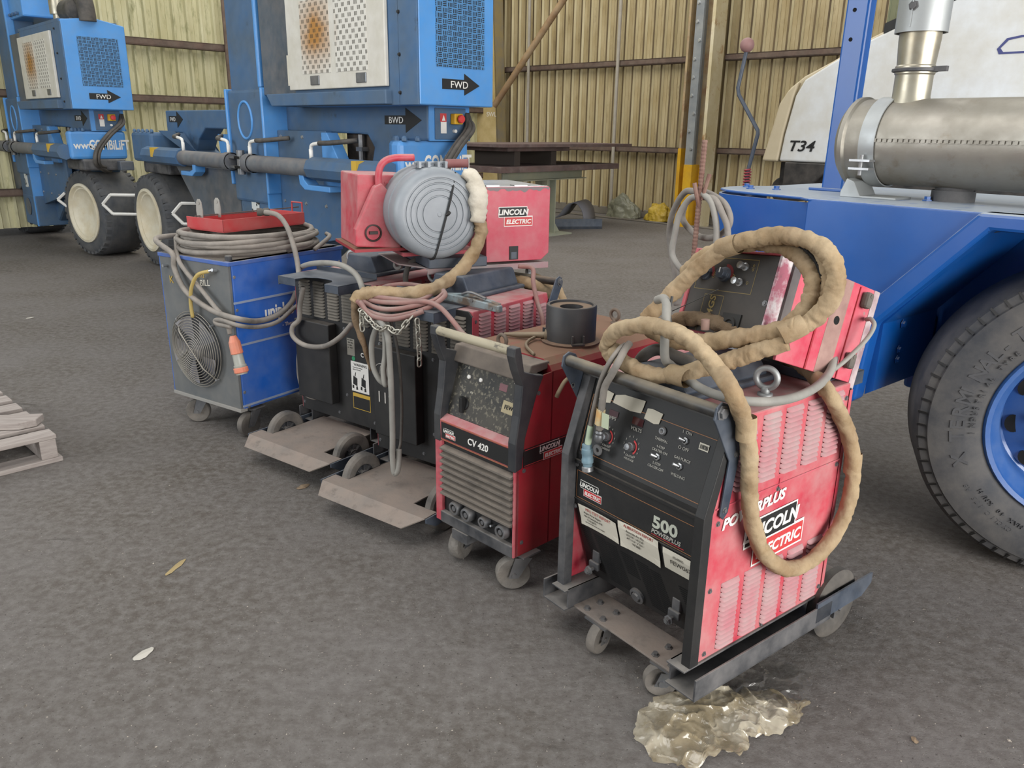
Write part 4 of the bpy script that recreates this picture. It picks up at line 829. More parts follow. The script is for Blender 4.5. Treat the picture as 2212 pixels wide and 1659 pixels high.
    for x in (.085, .405):
        c = gp(x, .25, 0); w_ = MB().box(x-.014, x+.014, c.y-.012, c.y+.01, .245, .285).box(x-.02, x+.02, c.y-.02, c.y-.01, .225, .25).build('terminal_block', BLKD, fp, bevel=.003)
        MB().cyl((x, c.y-.05, .228), (x, c.y, .228), .006, 8).bolt((x, c.y-.035, .228), (0, -1, 0), .01, .012).build('output_stud', STL, w_)
    c = gp(.245, .205, 0); MB().lathe([(.026, 0), (.026, .008), (.018, .01), (.018, .004), (.0005, .004)], c, nG, 24).lathe([(.02, -.0), (.013, .014), (.0005, .014)], c, nG, 8).build('round_socket', STL, fp)
    screws([(.034, .029, z) for z in (.565, .43)], (0, -1, 0), fp)
    # side lettering and badge
    letters('side_model_name', [('POWERPLUS', .03, (W_+.0005, .07, .548), (0, 1, .07), (0, -.02, 1), 'LEFT', .22, .05, 1.12)], MW, t)
    badge(t, (W_+.0003, .17, .398), (0, 1, .03), (0, 0, 1), .275)
    return t
P = Frame(.152, 2.173, -52.2)
K1 = Frame(-1.03726, 3.75369, -36.5); K2 = Frame(-.58094, 3.25635, -36)
def facing_away(k): q = k.w(.53, .6, 0); return Frame(q.x, q.y, k.deg+180)
front_welder = power_source(P, 'welding_machine', 'large red and black trolley welder in front marked 500 POWERPLUS', True, .825, .668, R=.113)
k1_welder = power_source(facing_away(K1), 'welding_machine', 'black-backed trolley welder next to the blue cooling unit, with a white warning label', False, .93, .765, .122, .1, (.075, .122), .09)
k2_welder = copy_tree(k1_welder); f2 = facing_away(K2); k2_welder.location = f2.o; k2_welder.rotation_euler = (0, 0, math.radians(f2.deg))
k2_welder['label'] = 'black-backed trolley welder beside the CV 420, chains and grey cables hanging over it'
# labels on the two backs
def back_label(root, x0, x1, z0, z1, m, name, tx=()):
    p = MB().box(.53-x1, .53-x0, .6042, .6048, z0, z1).build(name, m, root)
    for s_, h, dx, dz, mm in tx: letters('print', [(s_, h, (.53-x0-dx, .6052, z1-dz), (-1, 0, 0), (0, 0, 1), 'LEFT', 0, .01)], mm, p, ext=.0002)
    return p
BL_ = MAT['ink']; SILV = mat('silver_label', '8c8a80', .5, dust=DUST, da=.4)
back_label(k1_welder, .345, .395, .5, .58, SILV, 'rating_plate', [('IEC 60974', .006, .005, .01, BL_), ('400V 50Hz', .006, .005, .022, BL_), ('I2  500A', .006, .005, .034, BL_), ('U1  415V', .006, .005, .046, BL_)])
wl = back_label(k1_welder, .365, .48, .33, .475, MW, 'warning_label', [('WARNING', .013, .02, .02, BL_), ('do not tip the machine', .005, .012, .03, BL_), ('with a bottle fitted', .005, .012, .04, BL_)])
def mini(root, ox):
    mb = MB(); y = .6054
    for poly in ([(0, .02), (.028, .012), (.03, .05), (.004, .06)], [(.012, .058), (.018, .058), (.022, .078), (.018, .078)], [(-.006, 0), (.006, -.002), (.006, .014), (-.004, .016)], [(.02, -.006), (.032, -.004), (.03, .012), (.02, .01)]):
        mb.add([(.53-ox-a, y, .345+b) for a, b in poly], [(0, 1, 2, 3)])
    mb.build('tipping_pictogram', BL_, root)
mini(wl, .375); mini(wl, .43)
back_label(k1_welder, .37, .485, .245, .322, YEL, 'yellow_warning_label')
MB().box(.53-.482, .53-.373, .6049, .6052, .248, .305).build('black_warning_print', BL_, k1_welder)
back_label(k1_welder, .43, .475, .5, .53, BL_, 'black_sticker'); letters('tick_mark', [('C', .02, (.53-.435, .605, .505), (-1, 0, 0), (0, 0, 1), 'LEFT', 0, .04)], MW, k1_welder)
MB().lathe([(.0005, .0006), (.011, .0006)], (.53-.385, .6045, .488), (0, 1, 0), 20).build('green_sticker', GRNL, k1_welder)
back_label(k2_welder, .43, .49, .42, .56, SILV, 'rating_plate', [('IEC 60974', .007, .006, .012, BL_), ('400V 50Hz', .007, .006, .03, BL_), ('I2 420A', .007, .006, .048, BL_)])
p_ = letters('painted_number', [('119', .05, (.53-.05, .6525, .4), (-1, 0, 0), (0, 0, 1), 'LEFT', 0, 0)], mat('faint_white_paint', 'b0aca5', .7), k2_welder)
MB().tube([(.53-.085+.04*math.cos(a), .6525, .53+.04*math.sin(a)) for a in [2*PI*i/24 for i in range(24)]], .0018, 4, closed=True).tube([(.53-.1, .6525, .5), (.53-.08, .6525, .56), (.53-.07, .6525, .51)], .0018, 4).build('painted_ring', mat('faint_white_paint', 'b0aca5', .7), k2_welder)
# ------------------------------------------------------------------ CV 420
CF = Frame(-.268, 2.631, -45.4)
def cv_machine():
    t = empty('welding_machine', CF.o.x, CF.o.y, 0, CF.deg, 'narrower red welder marked CV 420 with a dusty brown roof, second from the right', 'welding machine')
    W_, D, ZB = .402, .8, .142; X = Vector((1, 0, 0)); Zv = Vector((0, 0, 1))
    MB().prism([(0.0, ZB), (W_, ZB), (W_, .76), (W_-.012, .778), (W_-.04, .795), (.04, .795), (.012, .778), (0, .76)], 'y', .16, D).prism([(.004, ZB), (.17, ZB), (.17, .76), (.085, .755), (.004, .46)], 'x', W_-.004, W_).prism([(.004, ZB), (.17, ZB), (.17, .76), (.085, .755), (.004, .46)], 'x', 0, .004).build('red_case', REDD, t, bevel=.005)
    MB().box(.0, .033, -.002, .02, ZB, .455).build('front_post', RED, t, bevel=.002); MB().box(W_-.008, W_, -.002, .02, ZB, .455).build('front_post', RED, t, bevel=.002)
    # lower grille
    lo = MB().box(.03, W_-.006, .012, .05, .185, .458).build('front_panel', BLK, t)
    mb = MB()
    for k in range(8):
        z = .44-.0245*k; mb.prism([(.013, z), (-.012, z-.006), (-.013, z-.012), (.013, z-.016)], 'x', .036, W_-.009)
    mb.build('grille_bars', mat('dusty_grille', '4c4742', .75, dust='7d746a', da=.8, dtop=.9, bump=.25), lo)
    MB().box(.03, W_-.006, -.006, .05, .142, .185).build('lower_sill', BLKD, t, bevel=.003)
    for i, (x, r, z) in enumerate(((.109, .0235, .222), (.172, .0235, .22), (.258, .019, .224), (.347, .0235, .222))):
        MB().lathe([(r*1.15, 0), (r*1.15, -.012), (r, -.026), (r*.72, -.027), (r*.7, -.008), (r*.45, -.008), (r*.4, -.024), (.0005, -.024)], (x, .012, z), (0, 1, 0), 24).build('cable_socket', STL, lo, smooth='angle')
    MB().cyl((.3, .012, .222), (.3, -.012, .228), .004, 8).build('toggle_switch', STLB, lo)
    # name band
    bd = MB().prism([(.0, .458), (.03, .458), (.03, .55), (.0125, .542), (-.002, .535)], 'x', .026, W_-.004).build('name_band', RED, t, bevel=.002)
    MB().box(.036, W_-.012, -.0032, -.0022, .468, .528).build('black_strip', MAT['ink'], bd)
    mb = MB()
    for z in (.532, .463): mb.box(.034, W_-.01, -.0034, -.0022, z-.0012, z+.0012)
    mb.build('copper_lines', mat('copper_print_line', '9a6a45'), bd)
    letters('model_lettering', [('CV 420', .024, (.175, -.004, .486), X, Zv, 'LEFT', .12, .025, 1.0)], MW, bd)
    badge(t, (.05, -.0034, .478), X, Zv, .062, 'small_maker_badge')
    # tilted console
    nC = Vector((0, -1, .31)).normalized(); uC = Vector((0, .31, 1)).normalized()
    def con(x, z, lift=.0006): return Vector((x, .03+(z-.55)*.31, z))+nC*lift
    cp_ = MB().prism([(.03, .55), (.1, .55), (.15, .75), (.092, .752)], 'x', .03, W_-.03).build('control_panel', mat('splashed_black_panel', '232322', .6, col2='6f6a5c', sc=75, lo=.54, hi=.62, dust='7a7466', da=.3), t)
    MB().prism([(.062, .735), (.085, .79), (.17, .79), (.17, .765), (.115, .76), (.082, .728)], 'x', .012, W_-.02).build('dusty_hood', mat('dusty_hood', '57504a', .8, dust='8a7e72', da=.6, dtop=.6), t, bevel=.004)
    k = MB().lathe([(.022, 0), (.022, .004), (.0005, .005)], con(.105, .6, 0), nC, 20).box(-.008, .008, -.022, -.002, -.03, .026, T=Matrix.Translation(con(.105, .602, 0))).build('rotary_switch', MAT['ink'], cp_, bevel=.002)
    for x, z in ((.1, .69), (.16, .692)): MB().lathe([(.007, 0), (.007, .006), (.0005, .008)], con(x, z, 0), nC, 14).build('push_button', MW, cp_)
    for x in (.25, .345): MB().prism([(0, 0), (.036, 0), (.036, .024), (0, .024)], 'z', 0, .001, T=Matrix.Translation(con(x, .68, 0)) @ Matrix(((1, 0, 0, 0), (0, uC.y, nC.y, 0), (0, uC.z, nC.z, 0), (0, 0, 0, 1)))).build('red_display', mat('dusty_red_window', '6e3038', .4), cp_)
    tg = MB().prism([(-.002, .002), (.09, 0), (.088, .04), (0, .042)], 'z', 0, .001, T=Matrix.Translation(con(.282, .615, 0)) @ Matrix(((1, 0, 0, 0), (0, uC.y, nC.y, 0), (0, uC.z, nC.z, 0), (0, 0, 0, 1)))).build('asset_label', mat('yellowed_label', 'b5a887', .8, dust='8a7e66', da=.4), cp_)
    letters('asset_number', [('FEW014', .014, con(.292, .63, .0018), X, uC, 'LEFT', 0, .01)], MAT['ink'], tg)
    letters('panel_marks', [('0-', .008, con(.085, .715), X, uC), ('On', .007, con(.12, .64), X, uC)], PAPER, cp_, ext=.0002)
    mb = MB(); mb.prism([(0, 0), (.035, 0), (.035, .012), (0, .012)], 'z', 0, .0008, T=Matrix.Translation(con(.05, .73, 0)) @ Matrix(((1, 0, 0, 0), (0, uC.y, nC.y, 0), (0, uC.z, nC.z, 0), (0, 0, 0, 1)))); mb.build('orange_warning_strip', mat('orange_strip', 'a8652c', .7), cp_)
    badge(t, con(.3, .715, .001), X, uC, .075, 'panel_maker_badge')
    # side frames rising to the handle
    pr = [(-.004, .452), (.028, .46), (.04, .56), (.09, .7), (.12, .757), (.085, .765), (.03, .785), (.018, .845), (.012, .868), (-.014, .868), (-.016, .84), (.0, .79), (.022, .74), (.012, .64), (-.004, .55)]
    for x0, x1 in ((-.004, .03), (W_-.032, W_+.004)): MB().prism(pr, 'x', x0, x1).build('side_cheek', mat('black_moulded_plastic', '23262c', .45, dust='77736c', da=.22, dtop=.5, bump=.05), t, bevel=.004)
    MB().cyl((.028, .0, .852), (W_-.032, .0, .852), .0155, 20).build('grab_bar', mat('worn_cream_grip', 'a89f88', .6, col2='8f8672', sc=12, col3='4a4640', sc3=14, lo3=.6, hi3=.66, stretch=(.3, 1, 1)), t, smooth='angle')
    # side band with badge
    b2 = MB().box(W_, W_+.002, .035, .5, .46, .522).build('side_band', MAT['ink'], t)
    mb = MB()
    for z in (.464, .518): mb.box(W_+.0018, W_+.0026, .04, .5, z-.001, z+.001)
    mb.build('red_lines', MAT['badge_red'], b2)
    badge(t, (W_+.0026, .11, .464), (0, 1, 0), Zv, .11, 'side_maker_badge')
    screws([(W_, y, z) for y, z in ((.04, .448), (.035, .19), (.1, .7), (.5, .7), (.5, .2))], (1, 0, 0), t)
    for y in (.13, .73):
        MB().tube([(.2+.02*math.cos(a), y, .795+.034+.02*math.sin(a)) for a in [2*PI*i/24 for i in range(24)]], .0065, 8, closed=True).cyl((.2, y, .795), (.2, y, .812), .009, 12).lathe([(.016, 0), (.016, .005), (.009, .007)], (.2, y, .795), (0, 0, 1), 16).build('lifting_eye', mat('brown_dusty_eye', '6b5e54', .7, metal=.3, dust='8a7a6a', da=.6), t, smooth=True)
    MB().box(.1, .18, -.012, .05, .105, .142).build('undercarriage_box', BLKD, t)
    for x, y, a in ((.085, .045, 15), (.36, .04, -35), (.085, .7, 0), (.36, .7, 10)): caster(t, x, y, .142, .06, a, .04, m=mat('crumbled_grey_rubber', '6f6c68', .9, col2='55524e', sc=30, dust='8b8379', da=.6, bump=.5))
cv_machine()
# fixture standing on its roof
sp = empty('cable_spool_adapter', *CF.w(.27, .395, 0)[:2], .7955, CF.deg, 'round black drum-shaped adapter with a flange, standing on the CV 420 roof', 'adapter')
MB().lathe([(.0005, 0), (.102, 0), (.104, .006), (.088, .01)], (0, 0, 0), (0, 0, 1), 48).build('base_flange', mat('dusty_flange', '4a3a34', .7, dust='7b6350', da=.6, dtop=.8), sp, smooth='angle')
BM_ = mat('dark_moulded_drum', '26282c', .5, dust='6f665c', da=.25, dtop=.5)
MB().lathe([(.088, .01), (.088, .128), (.085, .132), (.076, .132), (.074, .124), (.04, .122), (.038, .1), (.034, .02), (.0005, .02)], (0, 0, 0), (0, 0, 1), 48).build('drum', BM_, sp, smooth='angle')
MB().lathe([(.075, .1245), (.041, .1235)], (0, 0, 0), (0, 0, 1), 48).build('brown_dust_ring', mat('brown_dust', '7d6a58', .95), sp)
for a in (-1.3, 1.0): 
    q = Matrix.Rotation(a, 4, 'Z'); MB().box(-.022, -.017, -.1, -.086, .008, .04, T=q).box(.017, .022, -.1, -.086, .008, .04, T=q).box(-.022, .022, -.104, -.09, .008, .014, T=q).build('wire_clip', BM_, sp)
def hose(name, pts, r, m, label, cat, n=10, wr=0, seg=12, parent=None, group=None, seed=0, collar=(), ends=True):
    P = spline(pts, n); cnt = len(P)
    if wr:
        def rf(i, a): 
            q = Vector((i*.35, math.cos(a)*1.1, math.sin(a)*1.1+seed)); return 1+wr*noise.noise(q)+wr*.8*noise.noise(q*2.7)-wr*.35*(abs(noise.noise(Vector((i*.9, seed+a*.35, 4))))*2.2)
    else: rf = None
    rr = [r]*cnt
    for cix, k in collar:
        j = int(cix*n)
        for i in range(max(0, j-k), min(cnt, j+k)): rr[i] = r*1.1
    o = MB().tube(P, rr, seg, rf=rf).build(name, m, parent, smooth=True, centre=not parent)
    return tag(o, label, cat, group) if not parent else o
def torch_end(px, py):
    t = empty('torch_connector', *CF.w(.13, .3, 0)[:2], .7965, CF.deg-25, 'dusty brass torch connector lying beside the round drum on the CV 420 roof', 'connector')
    BR = mat('dusty_brass', '84755f', .5, metal=.5, dust='8d7f6f', da=.6)
    MB().lathe([(.018, 0), (.022, .004), (.022, .04), (.018, .044)], (.06, .06, .022), (.6, 1, 0), 20).build('threaded_collar', BR, t)
    MB().tube([(.06, .06, .02), (.0, -.02, .012), (-.03, -.06, .01)], [.012, .01, .006], 10).build('plug_pin', BR, t, smooth='angle')
    MB().tube(spline([(.045, .03, .012), (.08, -.01, .009), (.14, -.04, .008), (.24, -.05, .006)], 6), .0055, 8).build('side_lead', BR, t, smooth=True)
torch_end(0, 0)
tag(hose('short_cable_end', CF.path([(1238, 815, .41, 'x'), (1222, 822, .43, 'x'), (1208, 845, .435, 'x'), (1202, 858, .43, 'x')]), .007, mat('tan_cable', '8c7b5e', .7, dust=DUST, da=.3), 'short tan cable end poking out above the side of the CV 420', 'cable'), None, None)
# ------------------------------------------------------------------ blue cooling unit
BF = Frame(-1.781, 4.003, -33.4)
def blue_unit():
    t = empty('cooling_unit', BF.o.x, BF.o.y, 0, BF.deg, 'blue and grey cooling cabinet on casters with a round fan guard in front', 'cooling unit')
    W_, D, ZB, ZT = .542, .722, .16, .892
    GP = mat('grey_front_sheet', '5b5f61', .55, col2='54585a', sc=3, dust='7f7b74', da=.4, bump=.04)
    BP = mat('cooler_blue_paint', '1a5cb6', .4, col2='1953a8', sc=3, dust='8090aa', da=.22, dtop=.75, coat=.15)
    body = MB().prism([(.006, ZB), (W_, ZB), (W_, ZT), (.006, ZT)], 'y', .01, D).build('blue_body', BP, t, bevel=.004)
    MB().box(0, .006, -.006, D, ZB, ZT).build('left_sheet', BP, t, bevel=.001)
    fr = MB().box(.004, W_-.006, -.006, .01, ZB+.005, ZT-.018).build('front_sheet', GP, t, bevel=.002)
    MB().box(.0, W_, -.012, .03, ZB-.012, ZB+.006).build('bottom_rail', STL if 0 else mat('scuffed_grey_edge', '8b8a86', .6, dust=DUST, da=.4), t, bevel=.002)
    mb = MB()
    for z in (.695, .487, .178): mb.box(W_-.001, W_+.004, .004, D, z-.005, z+.005)
    mb.build('side_ribs', mat('pale_rib', '8494ae', .6, dust=DUST, da=.4), body)
    MB().box(-.004, W_+.003, -.01, D+.01, ZT-.02, ZT).build('lid', mat('dusty_blue_lid', '2a56a2', .5, dust='8d8a86', da=.3, dtop=1), t, bevel=.003)
    MB().box(.02, .5, .0, .7, ZT, ZT+.003).build('lid_sheet', mat('brown_grey_sheet', '5d5750', .7, dust='7f766b', da=.6), t)
    bolts('rivet', [(W_, y, z) for y, z in ((.02, .819), (.02, .66), (.02, .248), (.7, .81))]+[(W_, .04, ZB+.01)], (1, 0, 0), STLB, body, .006, .003)
    MB().lathe([(.016, 0), (.017, .02), (.014, .024), (.0005, .024)], (.5, .03, ZT), (0, 0, 1), 20).build('filler_cap', BLKD, t, smooth='angle')
    # fan
    fc = Vector((.252, -.008, .43)); Rf = .193
    fan = MB().lathe([(.0005, .012), (Rf*.93, .012)], fc, (0, -1, 0), 40).build('fan_opening', mat('dusty_fan_opening', '4a4b4e', .8, col2='2a2b30', sc=9), fr)
    mb = MB()
    for k in range(5):
        a0 = 2*PI*k/5+.4; v = []
        for i in range(7):
            a = a0+i*.12; r1 = Rf*.88
            v += [fc+Vector((math.cos(a0+i*.05)*.05, -.014-.001*i, math.sin(a0+i*.05)*.05)), fc+Vector((math.cos(a)*r1, -.014-.0035*i, math.sin(a)*r1))]
        mb.add(v, [(2*i, 2*i+1, 2*i+3, 2*i+2) for i in range(6)])
    mb.lathe([(.0005, .03), (.05, .03), (.055, .012)], fc, (0, -1, 0), 24)
    mb.build('fan_blades', mat('grey_fan', '77787c', .6, col2='5a5f70', sc=8, dust=DUST, da=.5), fr)
    mb = MB(); WM = mat('bent_wire_guard', '97938a', .45, metal=.6, dust=DUST, da=.4)
    for k in range(15):
        r = Rf*(.07+.93*k/14); y = -.045+.028*(k/14)**3
        mb.tube([fc+Vector((r*math.cos(a), y, r*math.sin(a))) for a in [2*PI*i/48 for i in range(48)]], .0022, 5, closed=True)
    for a in (2.35, ): 
        d = Vector((math.cos(a), 0, math.sin(a))); mb.tube([fc+d*Rf+Vector((0, -.012, 0)), fc+d*Rf*.6+Vector((0, -.044, 0)), fc-d*Rf*.6+Vector((0, -.044, 0)), fc-d*Rf+Vector((0, -.012, 0))], .004, 6)
    mb.build('wire_fan_guard', WM, fr, smooth=True)
    for a in (.8, 2.35, 3.9, 5.5):
        p = fc+Vector((math.cos(a)*Rf, 0, math.sin(a)*Rf)); MB().cyl(p+Vector((0, -.02, 0)), p, .006, 8).build('guard_lug', STLB, fr)
    YW = mat('chalk_yellow', 'b79a4a', .8); CH = mat('chalk_white', 'd6d2c6', .8)
    letters('paint_marks', [('BILL', .032, (.315, -.008, .755), (1, 0, .12), (0, 0, 1))], CH, fr)
    letters('yellow_marks', [('Z0112', .018, (.29, -.008, .797), (1, 0, .03), (0, 0, 1)), ('K', .038, (.07, -.008, .745), (1, 0, 0), (0, 0, 1))], YW, fr)
    letters('product_lettering', [('uniplus', .066, (W_+.0008, .18, .59), (0, 1, -.0), (0, 0, 1), 'LEFT', 0, .04, .72), ('- Thermo', .019, (W_+.0008, .285, .531), (0, 1, 0), (0, 0, 1), 'LEFT', 0, .01, 1)], MW, body)
    MB().cyl((.45, -.006, .845), (.45, -.03, .85), .008, 10).tube([(.45, -.022, .85), (.42, -.03, .84)], .007, 8).build('tap', STLB, fr)
    MB().tube(spline([(.425, -.03, .842), (.36, -.045, .82), (.31, -.05, .76), (.28, -.045, .68), (.275, -.04, .6)], 8), .009, 10).build('yellow_drain_hose', mat('yellowed_hose', 'b09a5c', .6), fr, smooth=True)
    MB().cyl((.06, -.03, .83), (.06, -.004, .83), .008, 10).build('hose_nipple', STLB, fr)
    for x, y, a in ((.12, .04, -50), (.5, .06, -2), (.1, .65, 20), (.47, .65, 10)): caster(t, x, y, ZB-.01, .062, a, .036)
blue_unit()
# red bracket tray on the coil
rt = empty('red_bracket_tray', *BF.w(.15, .42, 0)[:2], .995, BF.deg, 'red folded steel tray lying on the cable coil on top of the blue cooling unit', 'tray')
MB().box(-.145, .145, -.25, -.246, 0, .06).box(.141, .145, -.25, .28, 0, .06).box(-.145, -.141, -.25, .28, 0, .05).box(-.145, .145, .276, .28, 0, .06).box(-.145, .145, -.25, .28, -.004, .0).build('folded_tray', REDB, rt, bevel=.0015)
MB().prism([(-.146, -.2), (-.15, .285), (-.15, .5), (-.142, .5), (-.138, .28), (-.138, -.2)], 'z', .052, .058).build('rusty_flange', RUST, rt)
for y in (-.17, -.06):
    T_ = Matrix.Translation((-.142, y, .04)); MB().prism([(-.022, 0), (.022, 0), (.026, .04), (.02, .085), (.008, .1), (-.008, .1), (-.02, .085), (-.026, .04)], 'y', -.002, .002, T=T_).lathe([(.0005, -.004), (.008, -.004)], (-.142, y, .12), (0, 1, 0), 12).build('alloy_lug', mat('scratched_alloy', 'a3a29c', .5, metal=.4, dust=DUST, da=.4), rt)
MB().tube([(.05, .28, .06), (.05, .28, .11), (.13, .28, .11), (.13, .28, .06)], .005, 6).build('wire_bail', REDB, rt)
# coil on the cooler
def coil_pts():
    P = []; random.seed(3); n = 22; loops = 6
    for k in range(loops*n+1):
        a = 2*PI*k/n; lp = k/n
        rx = .285+.02*math.sin(lp*2.3)+.012*math.sin(a*3+lp); ry = .36+.015*math.cos(lp*1.9); z = .9085+.0145*lp+.006*math.sin(a*2+lp*2)
        P.append(BF.w(.25+rx*math.cos(a), .36+ry*math.sin(a), z))
    return P
cbl = empty('cable_coil', *BF.w(.25, .36, 0)[:2], .895, 0, 'grey dusty cable coiled on the blue cooling unit, its loop hanging down the front', 'cable')
def wp(pts): o = cbl.location; return [p-o for p in pts]
MB().tube(wp(coil_pts()), .0135, 10).build('coil', HOSE, cbl, smooth=True)
MB().tube(wp(spline([BF.w(-.03, .2, .955), BF.w(-.045, .02, .95)]+BF.path([(372, 548, -.035), (377, 580, -.035), (396, 622, -.04), (428, 652, -.045), (470, 676, -.05), (520, 690, -.06)])+BF.path([(560, 693, .575, 'x'), (600, 680, .575, 'x'), (628, 655, .575, 'x'), (640, 630, .575, 'x')]), 10)), .0135, 10).build('hanging_loop', HOSE, cbl, smooth=True)
MB().tube(wp(spline([BF.w(.0, .1, .95)]+BF.path([(384, 556, -.02), (400, 585, -.03), (430, 620, -.035), (462, 660, -.04), (487, 690, -.045), (497, 722, -.05)]), 10)), .011, 10).build('plug_lead', HOSE, cbl, smooth=True)
MB().tube(wp(spline(BF.path([(500, 706, -.075), (470, 700, -.07), (465, 692, -.065), (480, 692, -.07), (520, 704, -.07)])+BF.path([(560, 706, .605, 'x'), (600, 695, .605, 'x'), (630, 670, .605, 'x'), (648, 655, .605, 'x')]), 8)), .0105, 10).build('second_loop', HOSE, cbl, smooth=True)
MB().tube(wp(spline([BF.w(.5, .66, .96), BF.w(.56, .62, .95), BF.w(.575, .5, .9)], 6)), .011, 8).build('tail', HOSE, cbl, smooth=True)
t = empty('orange_plug', *BF.w(.58, -.06, 0)[:2], .0, BF.deg, 'orange and clear industrial plug hanging in front of the blue cooling unit', 'plug')
pa = BF.l(BF.hit(503, 725, 'y', -.06))-Vector((.58, -.06, 0)); pb = BF.l(BF.hit(523, 808, 'y', -.06))-Vector((.58, -.06, 0)); d_ = (pb-pa); L_ = d_.length
MB().lathe([(.013, 0), (.016, .004), (.022, .02), (.027, .03), (.029, .085), (.025, .088)], pa, d_, 14).build('orange_grip', ORNG, t)
MB().lathe([(.024, .086), (.026, .14), (.03, .142), (.03, .15), (.027, .155), (.027, L_*.999), (.022, L_*.999)], pa, d_, 24).build('clear_sleeve', CLEARP, t, smooth='angle')
MB().lathe([(.031, .152), (.034, .155), (.034, .174), (.031, .178)], pa, d_, 16).build('orange_ring', ORNG, t)
# ------------------------------------------------------------------ red wire feeder with the grey spool cover
WF = Frame(-.3329, 3.3006, 24)
def feeder():
    t = empty('wire_feeder', WF.o.x, WF.o.y, 0, WF.deg, 'red wire feeder with a round grey spool cover, standing on the black-backed welders', 'wire feeder')
    MB().box(-.02, .54, .02, .52, .936, .942).box(-.02, .54, .018, .022, .918, .945).prism([(.0, .02), (-.1, .2), (-.1, .52), (0, .52)], 'z', .936, .942).build('base_plate', mat('grey_pink_base', 'a46a72', .55, col2='8b8a88', sc=6, dust='a79d98', da=.5, dtop=.8), t, bevel=.0015)
    for x, y in ((.04, .06), (.47, .06), (-.04, .42), (.45, .45)):
        a = math.radians(50); ax = Vector((math.cos(a), math.sin(a), 0)); c = Vector((x+.01, y+.015, .895))
        f = MB().box(x-.02, x+.02, y-.018, y+.018, .926, .934).cyl((x, y, .915), (x, y, .928), .012, 12)
        for s in (-1, 1): f.add([c+ax*s*.012+d for d in (Vector((-.014, -.01, .022)), Vector((.012, .01, .022)), Vector((.006, .0, -.006)), Vector((-.006, 0, -.006)))]+[c+ax*s*.0135+d for d in (Vector((-.014, -.01, .022)), Vector((.012, .01, .022)), Vector((.006, .0, -.006)), Vector((-.006, 0, -.006)))], [(0, 1, 2, 3), (7, 6, 5, 4), (0, 1, 5, 4), (1, 2, 6, 5), (2, 3, 7, 6), (3, 0, 4, 7)])
        fk = f.build('small_caster', STLB, t); MB().lathe([(.0005, -.009), (.02, -.009), (.023, -.006), (.023, .006), (.02, .009), (.0005, .009)], c, ax, 24).build('caster_wheel', mat('grey_plastic_wheel', '9b9a96', .5, dust=DUST, da=.3), fk, smooth='angle')
    bx = MB().prism([(.243, .955), (.505, .955), (.541, .985), (.541, 1.262), (.535, 1.27), (.249, 1.27), (.243, 1.264)], 'y', .02, .48).build('feeder_box', REDL, t, bevel=.003)
    MB().prism([(.25, 1.2704), (.53, 1.2704), (.53, 1.2712), (.25, 1.2712)], 'y', .03, .47).box(.25, .31, .04, .09, 1.271, 1.276).box(.38, .44, .04, .09, 1.271, 1.276).build('lid_hinges', STLB, bx)
    # worn bare patch along the top edge of the box
    mb = MB(); random.seed(11); xs = [.246+.29*i/40 for i in range(41)]; v = []
    for x in xs: v += [(x, .0193, 1.2685), (x, .0193, 1.2685-.006-.028*max(0, noise.noise(Vector((x*30, 1, 0)))+.25))]
    mb.add(v, [(2*i, 2*i+2, 2*i+3, 2*i+1) for i in range(40)]); mb.build('bare_worn_edge', mat('bare_worn_paint', '75696a', .6), bx)
    MB().box(.35, .392, .0165, .0195, .962, 1.02).build('black_latch', MAT['ink'], bx, bevel=.001); MB().box(.358, .384, .0155, .0168, .966, .995).build('latch_pocket', NAVY, bx)
    badge(t, (.298, .0188, 1.108), (1, 0, .0), (0, 0, 1), .16, 'worn_maker_badge')
    # spool cover
    c = Vector((.01, 0, 1.172)); GRY = mat('grey_moulded_cover', '7c8288', .36, col2='8f949a', sc=5, dust='8c8f90', da=.35, bump=.03)
    R = .183
    pf = [(.0005, -.058), (.008, -.058), (.010, -.056)]
    r = .012
    for g in (.072, .098, .122, .142): pf += [(g-.004, -.056), (g-.002, -.0515), (g+.002, -.0515), (g+.004, -.056)]
    pf += [(.158, -.055), (.17, -.048), (.18, -.034), (R, -.018), (R, .04), (R+.003, .043), (R+.003, .06), (R, .063), (R, .2), (.17, .215), (.0005, .215)]
    cv = MB().lathe(pf, c, (0, 1, 0), 72).build('spool_cover', GRY, t, smooth='angle')
    MB().box(-.06, .07, .03, .09, 1.352, 1.36).box(-.055, -.045, .0, .04, 1.35, 1.375).box(-.02, -.01, -.01, .04, 1.35, 1.375).box(.02, .03, -.01, .04, 1.35, 1.375).box(.055, .065, .0, .04, 1.35, 1.375).cyl((-.065, .03, 1.368), (.075, .03, 1.368), .006, 8).build('hinge_block', GRY, cv)
    P = [Vector((.085, -.035, 1.335)), Vector((.06, -.062, 1.25)), Vector((.035, -.062, 1.16)), Vector((.005, -.062, 1.06)), Vector((-.012, -.05, 1.0)), Vector((-.014, .0, .985))]
    MB().tube(spline(P, 5), .0045, 6).tube([(.04, -.066, 1.178), (.046, -.066, 1.172)], .012, 8).build('black_strap', BLK, t)
    MB().cyl((.1, .12, 1.362), (.185, .08, 1.365), .018, 20).lathe([(.012, 0), (.018, 0)], (.185, .08, 1.3652), (1, -.45, 0), 20).build('pipe_stub', mat('red_oxide_pipe', '7a4444', .6, dust=DUST, da=.3), t, smooth='angle')
    # grey tray under the cover
    MB().box(-.02, .24, .0, .4, .944, .985).build('grey_carrier', NAVY, t, bevel=.004)
    MB().box(-.1, .24, .1, .5, .985, 1.0).build('red_floor', RED, t)
    # left-hand red body with handle
    L = MB().prism([(-.275, 1.02), (-.02, 1.02), (-.02, 1.31), (-.262, 1.318)], 'y', .18, .5).build('red_housing', RED, t, bevel=.006)
